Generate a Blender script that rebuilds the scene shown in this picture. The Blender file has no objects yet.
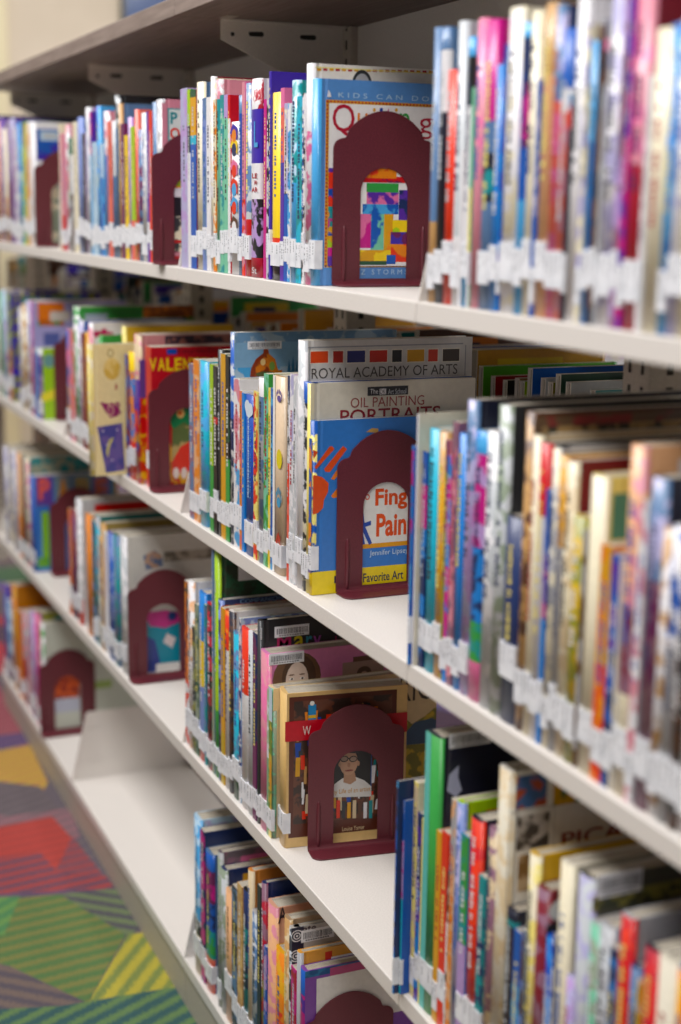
import bpy, bmesh, math, random
from mathutils import Vector, Matrix
RND = random.Random(11)
C = bpy.context.scene.collection
SC = bpy.context.scene

# ---------------------------------------------------------------- camera numbers and measuring helper
CAM = Vector((1.22879542, -0.60773414, 1.23176885))
YAW, PIT, ROL, FPX = 2.73186985, -0.206888902, 0.0141399217, 1448.4935
fw = Vector((math.cos(PIT)*math.cos(YAW), math.cos(PIT)*math.sin(YAW), math.sin(PIT)))
rt = fw.cross(Vector((0, 0, 1))).normalized(); up = rt.cross(fw)
rt, up = (math.cos(ROL)*rt + math.sin(ROL)*up, -math.sin(ROL)*rt + math.cos(ROL)*up)
def at(px, py, x=None, y=None, z=None):
    """the point of the place seen at a pixel, on a known plane"""
    d = fw + rt*((px-340.5)/FPX) - up*((py-512)/FPX)
    i, v = [(i, v) for i, v in enumerate((x, y, z)) if v is not None][0]
    return CAM + d*((v-CAM[i])/d[i])

BAY = 0.7617; ZS = {'A': 1.147, 'B': 0.793, 'C': 0.439, 'D': 0.085}

# ---------------------------------------------------------------- colours
PAL = {k: v for k, v in (p.split(':') for p in '''white:e9e7ea cream:ece3c8 ivory:ddd6c4 lilac:b99bd0 purple:5f3aa0 violet:4a3aa6 plum:6a2457 pink:e27ba6 rose:d9909f
magenta:c8308a red:cc2a2e scarlet:e4432f maroon:7a2230 orange:e88a34 peach:e8b48a salmon:e87a6c gold:dba234 yellow:f2cf2a lemon:f0e086 lime:a4c838 green:3f9a4a mint:7cc4a4 sage:8f9c88
teal:1f8f94 turquoise:3cb4d0 sky:5aa6dc ice:b8d4e8 azure:1f7fd0 blue:2f5fb4 navy:20305e midnight:191c30 periwinkle:7c8fc8 slate:5f7ea6 lavender:b4b0d4 gray:a8a8ac silver:c4c8cc
charcoal:2e3034 black:151517 brown:5a3a2a tan:c49a68 beige:d6c2a0 sand:e0bc80 olive:8a8a30 forest:28543a mustard:c8a838 mauve:8a6478 taupe:8a7f70 cardinal:b01c34 cobalt:1c4aa8'''.split())}
def lin(c): return c/12.92 if c <= .04045 else ((c+.055)/1.055)**2.4
def col(n):
    h = PAL.get(n, n)
    return tuple(lin(int(h[i:i+2], 16)/255) for i in (0, 2, 4)) + (1.0,)

# ---------------------------------------------------------------- materials
def mat(name, base=(.8, .8, .8, 1), rough=.5, metal=0, **k):
    m = bpy.data.materials.new(name); m.use_nodes = True
    b = m.node_tree.nodes['Principled BSDF']
    b.inputs['Base Color'].default_value = base; b.inputs['Roughness'].default_value = rough; b.inputs['Metallic'].default_value = metal
    for kk, v in k.items(): b.inputs[kk].default_value = v
    return m
def N(m, t, **kw):
    n = m.node_tree.nodes.new(t)
    for k, v in kw.items(): setattr(n, k, v)
    return n
def LK(m, a, b): m.node_tree.links.new(a, b)
def speckle(m, c1, c2, scale, bump=0, bdist=.001, lo=.4, hi=.6, stretch=None):
    b = m.node_tree.nodes['Principled BSDF']
    tc = N(m, 'ShaderNodeTexCoord'); nz = N(m, 'ShaderNodeTexNoise'); nz.inputs['Scale'].default_value = scale; nz.inputs['Detail'].default_value = 5
    src = tc.outputs['Object']
    if stretch:
        mp = N(m, 'ShaderNodeMapping'); mp.inputs['Scale'].default_value = stretch; LK(m, src, mp.inputs[0]); src = mp.outputs[0]
    LK(m, src, nz.inputs['Vector'])
    r = N(m, 'ShaderNodeValToRGB'); r.color_ramp.elements[0].position = lo; r.color_ramp.elements[1].position = hi
    r.color_ramp.elements[0].color = c1; r.color_ramp.elements[1].color = c2
    LK(m, nz.outputs['Fac'], r.inputs[0]); LK(m, r.outputs[0], b.inputs['Base Color'])
    if bump:
        bp = N(m, 'ShaderNodeBump'); bp.inputs['Strength'].default_value = bump; bp.inputs['Distance'].default_value = bdist
        LK(m, nz.outputs['Fac'], bp.inputs['Height']); LK(m, bp.outputs[0], b.inputs['Normal'])
    return m
def cover_material():
    m = mat('printed_book_cover', rough=.38); b = m.node_tree.nodes['Principled BSDF']
    b.inputs['Coat Weight'].default_value = .25; b.inputs['Coat Roughness'].default_value = .12
    a = N(m, 'ShaderNodeAttribute', attribute_name='Col'); a2 = N(m, 'ShaderNodeAttribute', attribute_name='Art')
    tc = N(m, 'ShaderNodeTexCoord'); oi = N(m, 'ShaderNodeObjectInfo')
    off = N(m, 'ShaderNodeVectorMath', operation='SCALE'); off.inputs[0].default_value = (7, 13, 5); LK(m, oi.outputs['Random'], off.inputs['Scale'])
    ad = N(m, 'ShaderNodeVectorMath', operation='ADD'); LK(m, tc.outputs['Object'], ad.inputs[0]); LK(m, off.outputs[0], ad.inputs[1])
    nz = N(m, 'ShaderNodeTexNoise'); nz.inputs['Scale'].default_value = 60; nz.inputs['Detail'].default_value = 3; LK(m, ad.outputs[0], nz.inputs['Vector'])
    st = N(m, 'ShaderNodeMapRange'); st.inputs['From Min'].default_value = .47; st.inputs['From Max'].default_value = .53; LK(m, nz.outputs['Fac'], st.inputs['Value'])
    mu = N(m, 'ShaderNodeMath', operation='MULTIPLY'); LK(m, st.outputs[0], mu.inputs[0]); LK(m, a2.outputs['Alpha'], mu.inputs[1])
    mx = N(m, 'ShaderNodeMix', data_type='RGBA'); LK(m, mu.outputs[0], mx.inputs['Factor']); LK(m, a.outputs['Color'], mx.inputs[6]); LK(m, a2.outputs['Color'], mx.inputs[7])
    n2 = N(m, 'ShaderNodeTexNoise'); n2.inputs['Scale'].default_value = 160; n2.inputs['Detail'].default_value = 2; LK(m, ad.outputs[0], n2.inputs['Vector'])
    m2 = N(m, 'ShaderNodeMapRange'); m2.inputs['To Min'].default_value = .8; m2.inputs['To Max'].default_value = .98; LK(m, n2.outputs['Fac'], m2.inputs['Value'])
    hs = N(m, 'ShaderNodeHueSaturation'); hs.inputs['Saturation'].default_value = 1.08; LK(m, m2.outputs[0], hs.inputs['Value']); LK(m, mx.outputs[2], hs.inputs['Color'])
    LK(m, hs.outputs[0], b.inputs['Base Color'])
    return m
def pages_material():
    m = mat('paper_page_edges', rough=.8); b = m.node_tree.nodes['Principled BSDF']
    tc = N(m, 'ShaderNodeTexCoord'); w = N(m, 'ShaderNodeTexWave', wave_type='BANDS', bands_direction='X')
    w.inputs['Scale'].default_value = 600; w.inputs['Distortion'].default_value = 1.5; LK(m, tc.outputs['Object'], w.inputs['Vector'])
    r = N(m, 'ShaderNodeValToRGB'); r.color_ramp.elements[0].color = col('8a8274'); r.color_ramp.elements[1].color = col('beb6a6')  # both paper tones darkened to carry the shade on the page tops
    LK(m, w.outputs['Fac'], r.inputs[0]); LK(m, r.outputs[0], b.inputs['Base Color'])
    return m
M = {}
M['cover'] = cover_material(); M['pages'] = pages_material()
M['sticker'] = speckle(mat('white_sticker_paper', rough=.35), col('d6d8de'), col('e6e7ec'), 60)
M['ink'] = mat('black_sticker_ink', col('63666e'), .5)
M['shelf'] = speckle(mat('white_painted_shelf_steel', rough=.42), col('d3cdc7'), col('dbd5cf'), 500, .15, .0003)
M['upright'] = speckle(mat('beige_painted_upright_steel', rough=.5), col('bcb1a2'), col('c6bbad'), 400, .1, .0003)
M['panel'] = speckle(mat('lightened_beige_steel', rough=.5), col('dad2c6'), col('e0d8cc'), 400, .1, .0003)  # beige paint lightened to stand in for light under the wooden top
M['dark'] = mat('dark_slot_inside', col('2a2622'), .8)
M['plinth'] = speckle(mat('gray_beige_plinth_steel', rough=.5), col('a89e90'), col('b2a89a'), 300, .1, .0003)
M['wood'] = speckle(mat('gray_brown_laminate', rough=.55), col('6e5f57'), col('8a7a71'), 9, .05, .0004, .3, .7, (1, 12, 12))
M['bookend'] = speckle(mat('maroon_enamelled_steel', rough=.4), col('5a1f29'), col('662630'), 700, .12, .0002)
M['wallp'] = speckle(mat('cream_wall_paint', rough=.85), col('d6c9b6'), col('dccfbd'), 3)
M['trimp'] = mat('pale_yellow_trim_paint', col('e6dbb8'), .7)
M['glass'] = mat('dark_blue_window_glass', col('5a6c96'), .1)
M['frame'] = mat('olive_window_frame', col('5c5a42'), .6)

# ---------------------------------------------------------------- object helpers
def P(o, label=None, cat=None, group=None, kind=None):
    for k, v in (('label', label), ('category', cat), ('group', group), ('kind', kind)):
        if v: o[k] = v
    return o
def empty(name, loc, rz=0):
    o = bpy.data.objects.new(name, None); o.empty_display_size = .02; o.location = loc; o.rotation_euler = (0, 0, rz); C.objects.link(o); return o
def link(name, bm, mats, parent=None, loc=None, smooth=False):
    me = bpy.data.meshes.new(name); bm.normal_update(); bm.to_mesh(me); bm.free()
    for m in mats: me.materials.append(m)
    if smooth:
        for p in me.polygons: p.use_smooth = True
    o = bpy.data.objects.new(name, me); C.objects.link(o); o.parent = parent
    if loc is not None: o.location = loc
    return o
def box(bm, a, b, mi=0, bev=0):
    g = bmesh.ops.create_cube(bm, size=1)
    vs = g['verts']
    for v in vs: v.co = Vector([a[i] + (v.co[i]+.5)*(b[i]-a[i]) for i in range(3)])
    fs = {f for v in vs for f in v.link_faces}
    for f in fs: f.material_index = mi
    if bev:
        r = bmesh.ops.bevel(bm, geom=list({e for f in fs for e in f.edges}), offset=bev, segments=2, affect='EDGES', profile=.5)
        for f in r['faces']: f.material_index = mi
def prism(bm, pts, d, axis, mi=0, base=0):
    """extrude a closed outline: axis 'x' = points are (y, z) and the depth runs along x, 'y' = (x, z), 'z' = (x, y)"""
    def V(p, w): return {'x': (w, p[0], p[1]), 'y': (p[0], w, p[1]), 'z': (p[0], p[1], w)}[axis]
    a = [bm.verts.new(V(p, base)) for p in pts]; b = [bm.verts.new(V(p, base+d)) for p in pts]
    fs = [bm.faces.new(a), bm.faces.new(list(reversed(b)))]
    n = len(pts)
    for i in range(n): fs.append(bm.faces.new((a[i], b[i], b[(i+1) % n], a[(i+1) % n])))
    for f in fs: f.material_index = mi
    bmesh.ops.recalc_face_normals(bm, faces=fs)
    return fs
_tx = {}
def text_shape(s, bold=0.0):
    k = (s, bold)
    if k not in _tx:
        cu = bpy.data.curves.new('lettering', 'FONT'); cu.body = s; cu.resolution_u = 3; cu.offset = bold
        o = bpy.data.objects.new('lettering', cu); C.objects.link(o)
        dg = bpy.context.evaluated_depsgraph_get(); me = bpy.data.meshes.new_from_object(o.evaluated_get(dg))
        vs = [(v.co.x, v.co.y) for v in me.vertices]; fs = [tuple(p.vertices) for p in me.polygons]
        bpy.data.objects.remove(o); bpy.data.curves.remove(cu); bpy.data.meshes.remove(me)
        xs = [v[0] for v in vs] or [0, 1]; ys = [v[1] for v in vs] or [0, 1]
        _tx[k] = ([((x-min(xs))/(max(xs)-min(xs)), (y-min(ys))/(max(ys)-min(ys))) for x, y in vs], fs)
    return _tx[k]

# ---------------------------------------------------------------- a book
class Book:
    """local frame: spine at y=0 facing -y, back board at x=0, front board at x=t, foot at z=0"""
    def __init__(s, t, w, h, spine, cover, hard, rng):
        s.t, s.w, s.h = t, w, h; s.bm = bmesh.new(); s.rng = rng
        s.c = s.bm.loops.layers.float_color.new('Col'); s.a = s.bm.loops.layers.float_color.new('Art')
        c = .0024 if hard else .0007; c = min(c, t*.22); s.c_ = c
        if hard and t > .006:
            b = min(.0035, t*.3)
            arc = [(t/2 - t/2*math.cos(math.pi*i/6), b*(1-math.sin(math.pi*i/6))) for i in range(7)]
            outer = [(0, w), (0, b+.010), (.0009, b+.007), (0.0001, b+.003)] + arc + [(t-.0001, b+.003), (t-.0009, b+.007), (t, b+.010), (t, w)]
        else:
            e = min(.0008, t*.15)
            outer = [(0, w), (0, e), (e, 0), (t-e, 0), (t, e), (t, w)]
        inner = [(t-c, w), (t-c, c+.0035 if hard else c+.0005), (c, c+.0035 if hard else c+.0005), (c, w)]
        pts = outer + inner; n = len(pts)
        levels = [0.0]; cum = []
        for fr, cc, ac in spine: cum.append((h*(1-fr), cc, ac))       # fr = lower end of the band, measured from the top
        for z, _, _ in reversed(cum):
            if z > 1e-4 and z < h-1e-4: levels.append(z)
        levels.append(h)
        rows = [[s.bm.verts.new((x, y, z)) for x, y in pts] for z in levels]
        def band(z):
            for zl, cc, ac in cum:
                if z > zl: return cc, ac
            return cum[-1][1:]
        no = len(outer)
        for k in range(len(levels)-1):
            zc = (levels[k]+levels[k+1])/2; bc, ba = band(zc)
            for i in range(n):
                j = (i+1) % n
                f = s.bm.faces.new((rows[k][i], rows[k][j], rows[k+1][j], rows[k+1][i]))
                if i < no-1:
                    wrap = 3 if hard and t > .006 else 1
                    if i < wrap or i >= no-1-wrap: s.paint(f, cover[0], cover[1])
                    else: s.paint(f, bc, ba); f.smooth = hard
                else: s.paint(f, col('ece6dc'), None)
        for r, flip in ((rows[0], False), (rows[-1], True)):
            o = r[:no]; q = r[no:]
            # U-shaped end cap: back board, spine, front board
            caps = [[o[0], o[1], q[2], q[3]], [o[-2], o[-1], q[0], q[1]], o[1:-1] + [q[1], q[2]]]
            for cp in caps:
                f = s.bm.faces.new(cp if flip else list(reversed(cp)))
                s.paint(f, cover[0] if not hard else tuple(x*.9 for x in cover[0][:3])+(1,), None)
        s.cnt = 0
    def paint(s, f, c, art):
        f.material_index = 0
        for l in f.loops:
            l[s.c] = c; l[s.a] = (art if art else c[:3]+(0,))
    def poly(s, uv, c, art=None, lay=1, side='front'):
        """a printed shape on the front board: uv = (distance from the spine, height); clipped to the board"""
        uv = clip(uv, 0.0012 if side == 'front' else .0004, 0, (s.w if side == 'front' else s.t-.0004), s.h)
        if len(uv) < 3: return
        s.cnt += 1; off = .00006*lay + .000006*s.cnt
        if side == 'front': vs = [s.bm.verts.new((s.t + off, u, v)) for u, v in uv]
        else: vs = [s.bm.verts.new((u, -off, v)) for u, v in uv]
        f = s.bm.faces.new(vs); f.normal_update()
        n = f.normal.x if side == 'front' else -f.normal.y
        if n < 0: f.normal_flip()
        s.paint(f, c if len(c) == 4 else c, art)
    def rect(s, u0, v0, u1, v1, c, art=None, lay=1, side='front'):
        s.poly([(u0, v0), (u1, v0), (u1, v1), (u0, v1)], c, art, lay, side)
    def disc(s, u, v, ru, rv, c, art=None, lay=1, n=18, a0=0, a1=360, side='front'):
        s.poly([(u+ru*math.cos(math.radians(a0+(a1-a0)*i/n)), v+rv*math.sin(math.radians(a0+(a1-a0)*i/n))) for i in range(n + (0 if a1-a0 == 360 else 1))], c, art, lay, side)
    def text(s, string, u0, v0, u1, v1, c, lay=3, bold=0.0, side='front', down=False):
        vs, fs = text_shape(string, bold); s.cnt += 1; off = .00006*lay + .000006*s.cnt
        out = []
        for x, y in vs:
            if down: uu, vv = u0 + (u1-u0)*y, v1 - (v1-v0)*x
            else: uu, vv = u0 + (u1-u0)*x, v0 + (v1-v0)*y
            if side == 'front': out.append(s.bm.verts.new((s.t + off, min(uu, s.w), min(vv, s.h))))
            else: out.append(s.bm.verts.new((uu, -off, vv)))
        for f in fs:
            try: nf = s.bm.faces.new([out[i] for i in f])
            except ValueError: continue
            nf.normal_update()
            if (nf.normal.x if side == 'front' else -nf.normal.y) < 0: nf.normal_flip()
            s.paint(nf, c, None)
def clip(pts, u0, v0, u1, v1):
    for ax, lim, sg in ((0, u0, 1), (0, u1, -1), (1, v0, 1), (1, v1, -1)):
        out = []
        for i in range(len(pts)):
            a, b = pts[i-1], pts[i]; ia, ib = sg*(a[ax]-lim) >= 0, sg*(b[ax]-lim) >= 0
            if ia != ib:
                k = (lim-a[ax])/(b[ax]-a[ax]); out.append((a[0]+(b[0]-a[0])*k, a[1]+(b[1]-a[1])*k))
            if ib: out.append(b)
        pts = out
        if len(pts) < 3: return []
    return pts

def spine_marks(bk, rng, c):
    """a run of small printed blocks down the spine, the size of lettering"""
    if bk.t < .005: return
    z = bk.h*rng.uniform(.82, .93); end = bk.h*rng.uniform(.35, .5); wd = min(bk.t*.34, .006); cx = bk.t/2
    while z > end:
        l = rng.uniform(.0015, .0045)
        if rng.random() < .82: bk.rect(cx-wd/2, z-l, cx+wd/2*rng.uniform(.5, 1), z, c, None, 2, 'spine')
        z -= l + rng.uniform(.0008, .002)

def make_label(t, hard, rng, parent, zb):
    bm = bmesh.new(); b0 = -.0005; d = rng.choice([.003, .003, .004, .009]); hh = rng.uniform(.027, .032)
    box(bm, (min(.0008, t*.12), b0, zb), (t+.0004, d, zb+hh), 0)
    # printed call-number lines running along the spine
    n = max(1, min(2, int(t/.0045)))
    for i in range(n):
        stop = rng.uniform(.25, .6); x = t*(i+.5)/n; z = zb+hh-.003
        while z > zb+.006:
            l = rng.uniform(.0009, .0022); q = min(.0008, t*.09)
            if z > zb+hh*stop: box(bm, (x-q, b0-.0002, z-l), (x+q*rng.uniform(.2, 1), b0, z), 1)
            z -= l+rng.uniform(.0006, .0016)
            if rng.random() < .12: z -= .003
    link('spine_label', bm, [M['sticker'], M['ink']], parent)
def make_barcode(t, u0, v0, u1, v1, parent, rng):
    bm = bmesh.new(); box(bm, (t-.0001, u0, v0), (t+.0005, u1, v1), 0)
    u = u0+.003
    while u < u1-.003:
        l = rng.uniform(.0005, .0013); box(bm, (t+.0005, u, v0+(v1-v0)*.28), (t+.0007, u+l, v0+(v1-v0)*.8), 1); u += l+rng.uniform(.0005, .0013)
    for i in range(10):
        uu = u0+.006+(u1-u0-.012)*i/10; box(bm, (t+.0005, uu, v0+(v1-v0)*.1), (t+.0007, uu+(u1-u0)*.05, v0+(v1-v0)*.2), 1)
    link('barcode_sticker', bm, [M['sticker'], M['ink']], parent)

def cspec(tok):
    c, _, a = tok.partition('~')
    return col(c), (col(a)[:3] + (1.0,) if a else None)
def parse_spine(s):
    out = []
    for tok in s.split():
        b, _, fr = tok.partition('>')
        cc, ac = cspec(b); out.append([float(fr) if fr else 1.0, cc, ac])
    return out
def names(s):
    return [tok.partition('>')[0].partition('~')[0] for tok in s.split()]
ADJ = dict(sky='sky-blue', ice='ice-blue', azure='bright-blue', forest='dark-green', cobalt='cobalt-blue', cardinal='deep-red', salmon='salmon-pink', midnight='near-black', sand='sand-coloured', mauve='mauve')
def word(n): return ADJ.get(n, n)

ALL = []   # records for the labels
SPECIAL = {}
def build_book(x0, t, y, z, h, w, spine, cover, opts, rec):
    rng = random.Random(int((x0*7919 + z*104729)*1000) & 0xffffff)
    hard = 'H' in opts or ('S' not in opts and t > .009)
    root = empty('hardcover_book' if hard else 'paperback_book', (x0, y, z), math.radians(float(opts.get('rz', 0))))
    if 'lean' in opts: root.rotation_euler = (0, math.radians(float(opts['lean'])), 0)
    bk = Book(t, w, h, parse_spine(spine), cspec(cover), hard, rng)
    key = opts.get('#')
    lb = 'n' not in opts and rng.random() > (.22 if t < .005 else .08)
    if key in SPECIAL: SPECIAL[key](bk, root, rec)
    elif 'q' not in opts:
        sc = parse_spine(spine)[0][1]; lum = sum(sc[:3])/3
        spine_marks(bk, rng, col(rng.choice(['navy', 'charcoal', 'cardinal', 'blue'])) if lum > .35 else col(rng.choice(['white', 'lemon', 'silver'])))
        if rng.random() < .55:            # a printed panel near the head of the front board
            cc = col(rng.choice(['white', 'cream', 'navy', 'red', 'teal', 'gold', 'charcoal', 'pink']))
            bk.rect(w*.14, h*.86, w*rng.uniform(.5, .9), h*.96, cc, None, 1)
            if rng.random() < .6: bk.rect(w*.2, h*.885, w*.45, h*.93, col(rng.choice(['white', 'charcoal', 'lemon'])), None, 2)
    cv = link('cover', bk.bm, [M['cover']], root)
    ins = .0028 if hard else .0004; bm = bmesh.new(); c = bk.c_
    box(bm, (c+.0001, c+.004 if hard else c+.0006, ins), (t-c-.0001, w-ins, h-ins), 0); link('page_block', bm, [M['pages']], root)
    if lb: make_label(t, hard, rng, root, float(opts.get('lz', rng.uniform(.010, .030))))
    if 'b' in opts:
        u0 = w*.12; make_barcode(t, u0, h-.033, u0+.05, h-.017, root, rng)
    rec.update(root=root, t=t, h=h, hard=hard, names=names(spine), key=key); ALL.append(rec)
    return root

def row(shelf, bayname, text, zoff=0.0):
    """each line: pixel of the spine's top corner, spine bands, | cover | options; the pixels are measured on the photograph and become true positions on the spine plane"""
    z = ZS[shelf]; ent = []
    for ln in text.strip().split('\n'):
        if not ln.strip(): continue
        a, cv, op = (ln.split('|') + ['', ''])[:3]
        tk = a.split(None, 2); o = {}
        for q in op.split():
            k, _, v = q.partition('='); o[k] = v or True
        y = float(o.get('y', .006))
        p = at(float(tk[0]), float(tk[1]), y=y)
        ent.append([p.x, p.z-z, y, tk[2] if len(tk) > 2 else '', cv.strip(), o])
    ent[0][0] = max(ent[0][0], -BAY*(int(bayname)-1)+.0034) if bayname != '4' else ent[0][0]
    for i in range(1, len(ent)):
        if ent[i][0] < ent[i-1][0]+.0034: ent[i][0] = ent[i-1][0]+.0034
    recs = []
    for i, (x, h, y, sp, cv, o) in enumerate(ent[:-1]):
        if x < -3*BAY+.005: continue
        t = ent[i+1][0]-x-.0004
        if 't' in o: t = min(t, float(o['t']))
        if 'T' not in o: t = min(t, .032)
        h = max(.1, min(h, .345))
        w = float(o['w']) if 'w' in o else min(max(h*random.Random(i*31+int(h*1e4)).uniform(.74, .86), .13), .222)
        w = min(w, .244-y)
        if not cv: cv = names(sp)[0]
        rec = dict(shelf=shelf, bay=bayname, i=i)
        build_book(x, t, y, z+.0005, h, w, sp, cv, o, rec); recs.append(rec)
    for i, r in enumerate(recs):
        r['prev'] = recs[i-1]['names'][0] if i else None; r['next'] = recs[i+1]['names'][0] if i+1 < len(recs) else None
    last = ent[-1]
    return last[0]

def on(root_x, y, z):
    """pixel -> (distance from spine, height) on a board facing +x"""
    def f(px, py):
        p = at(px, py, x=root_x); return p.y-y, p.z-z
    return f
def pxrect(bk, f, x0, y0, x1, y1, c, art=None, lay=1):
    a, b = f(x0, y1), f(x0, y0); bk.rect(a[0], a[1], f(x1, y1)[0], b[1], c, art, lay)
def pxpoly(bk, f, pts, c, art=None, lay=1): bk.poly([f(*p) for p in pts], c, art, lay)
def pxtext(bk, f, s, x0, y0, x1, y1, c, lay=3, bold=0.0):
    a, b = f(x0, y1), f(x0, y0); bk.text(s, a[0], a[1], f(x1, y1)[0], b[1], c, lay, bold)
def special(k):
    def deco(fn): SPECIAL[k] = fn; return fn
    return deco
def F(bk, root):
    a = root.rotation_euler.z; nx = Vector((math.cos(a), math.sin(a), 0)); ny = Vector((-math.sin(a), math.cos(a), 0)); o = root.location + nx*bk.t
    def f(px, py):
        d = fw + rt*((px-340.5)/FPX) - up*((py-512)/FPX); p = CAM + d*((o-CAM).dot(nx)/d.dot(nx)) - o
        return p.dot(ny), p.z
    return f

# ---------------------------------------------------------------- printed covers one can read
@special('quilt')
def _(bk, root, rec):
    f = F(bk, root)
    u0, v1 = f(326, 99.5); _, v0 = f(326, 267.5); u1 = bk.w-.012
    bk.rect(u0, v0, u1, v1, col('gold'), None, 1)
    n = 44
    for i in range(n):                                   # dotted border
        k = v0+(v1-v0)*(i+.2)/n; bk.rect(u0+.0006, k, u0+.0026, k+(v1-v0)/n*.5, col('cardinal'), None, 2)
        k = u0+(u1-u0)*(i+.2)/n; bk.rect(k, v1-.0026, k+(u1-u0)/n*.5, v1-.0006, col('cardinal'), None, 2); bk.rect(k, v0+.0006, k+(u1-u0)/n*.5, v0+.0026, col('navy'), None, 2)
    bk.rect(u0+.0035, v0+.0035, u1-.0035, v1-.0035, col('ece8e6'), None, 2)
    pxtext(bk, f, 'K I D S   C A N   D O   I T', 338, 92.3, 448, 97.3, col('ice'))
    pxpoly(bk, f, [(327, 97), (328, 89.5), (330, 93), (331, 97)], col('white'), None, 3)
    pxtext(bk, f, 'Q', 332, 103.5, 354, 137, col('cardinal'), 3)
    for ch, c, x in (('u', 'orange', 357), ('i', 'gold', 372), ('l', 'cobalt', 379), ('t', 'magenta', 385), ('i', 'gold', 394), ('n', 'green', 399)):
        pxtext(bk, f, ch, x, 108 if ch in 'ilt' else 113, x+(3 if ch in 'il' else 10 if ch != 't' else 6), 131, col(c), 3)
    pxtext(bk, f, 'g', 418, 118, 432, 139, col('cardinal'), 3)
    pxtext(bk, f, 'B I Z   S T O R M S', 351, 269.5, 407, 274.6, col('ice'))
    # the patchwork picture
    rg = random.Random(4); a = f(327.5, 266)[1]; top = f(327.5, 168)[1]
    cs = ['orange', 'purple', 'gold', 'cobalt', 'magenta', 'teal', 'scarlet', 'lime']
    u = u0+.0035; i = 0
    while u < f(357, 200)[0]:
        z = a
        while z < top-.002:
            hh = rg.uniform(.008, .02); bk.rect(u, z, u+.0125, min(z+hh, top), col(cs[i % 8]), col(cs[(i*3+1) % 8])[:3]+(1,), 3); z += hh; i += 1
        u += .0125
    for (x0, y0, x1, y1, c, ar) in [(357, 183, 408, 266, 'ece8e6', None), (357, 176, 408, 182, 'plum', 'red'), (366, 168, 396, 178, 'scarlet', 'orange'), (366, 183, 398, 192, 'green', None), (366, 192, 398, 204, 'purple', 'pink'), (362, 204, 398, 214, 'blue', 'sky'), (359, 214, 370, 248, 'magenta', 'pink'),
        (370, 214, 383, 250, 'blue', 'mint'), (383, 214, 392, 254, 'orange', 'gold'), (392, 220, 408, 232, 'lime', 'yellow'), (398, 190, 408, 220, 'navy', 'purple'), (390, 232, 408, 244, 'plum', 'violet'), (390, 244, 408, 262, 'scarlet', 'orange'), (359, 250, 390, 261, 'yellow', 'gold'), (386, 255, 395, 264, 'blue', None), (357, 261, 386, 265, 'forest', None)]:
        pxrect(bk, f, x0, y0, x1, y1, col(c), (col(ar)[:3]+(1,)) if ar else None, 4)
@special('white_quilt')
def _(bk, root, rec):
    f = F(bk, root)
    for i in range(22):
        x = 317+i*6.2; pxrect(bk, f, x, 68.2+i*.13, x+4.2, 70.6+i*.13, col('cardinal' if i % 2 else 'gold'), None, 1)
    pxrect(bk, f, 315, 66.6, 460, 67.6, col('lemon'), None, 1)
    bk.disc(*f(362, 85), .012, .016, col('charcoal'), None, 1, a0=0, a1=180); bk.disc(*f(362, 85), .009, .012, col('gray'), None, 2, a0=0, a1=180)
@special('ballet')
def _(bk, root, rec):
    bk.text('LE', bk.t*.3, bk.h*.505, bk.t*.85, bk.h*.53, col('cardinal'), 3, .02, 'spine')
    bk.text('W', bk.t*.5, bk.h*.47, bk.t*.85, bk.h*.495, col('cardinal'), 3, .02, 'spine')
    bk.text('AR', bk.t*.25, bk.h*.435, bk.t*.9, bk.h*.46, col('cardinal'), 3, .02, 'spine')
    bk.text('L', bk.t*.5, bk.h*.66, bk.t*.9, bk.h*.79, col('sky'), 3, .02, 'spine')
    bk.text('St', bk.t*.3, bk.h*.02, bk.t*.8, bk.h*.05, col('white'), 3, 0, 'spine')
@special('plaid')
def _(bk, root, rec):
    for i in range(12):
        u = .012+i*.014; bk.rect(u, bk.h-.03, u+.008, bk.h-.003, col('white' if i % 3 == 0 else 'cardinal'), None, 1)
        bk.rect(u+.002, bk.h-.024, u+.004, bk.h-.006, col('pink'), None, 2)
    bk.rect(.0, bk.h-.0012, bk.w, bk.h, col('cardinal'), None, 2)
@special('lines')
def _(bk, root, rec):
    bk.rect(.004, bk.h-.004, bk.w, bk.h-.002, col('cream'), None, 1)
    for i in range(3): bk.poly([(.04+i*.008, bk.h-.035), (.043+i*.008, bk.h-.035), (.075+i*.008, bk.h-.008), (.072+i*.008, bk.h-.008)], col('ivory'), None, 1)
@special('alphabet')
def _(bk, root, rec):
    T = bk.t; H = bk.h
    for i, (z, c, d) in enumerate([(.93, 'violet', 'orange'), (.84, 'yellow', 'navy'), (.7, 'pink', 'scarlet'), (.58, 'scarlet', 'sky'), (.46, 'sky', 'scarlet'), (.33, 'brown', 'white'), (.2, 'lilac', 'yellow')]):
        bk.poly([(0, H*z), (T, H*(z-.05)), (T, H*(z+.03)), (T*.4, H*(z+.06))], col(c), None, 1, 'spine')
        bk.disc(T*.55, H*(z-.02), T*.3, .008, col(d), None, 2, side='spine')
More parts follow.
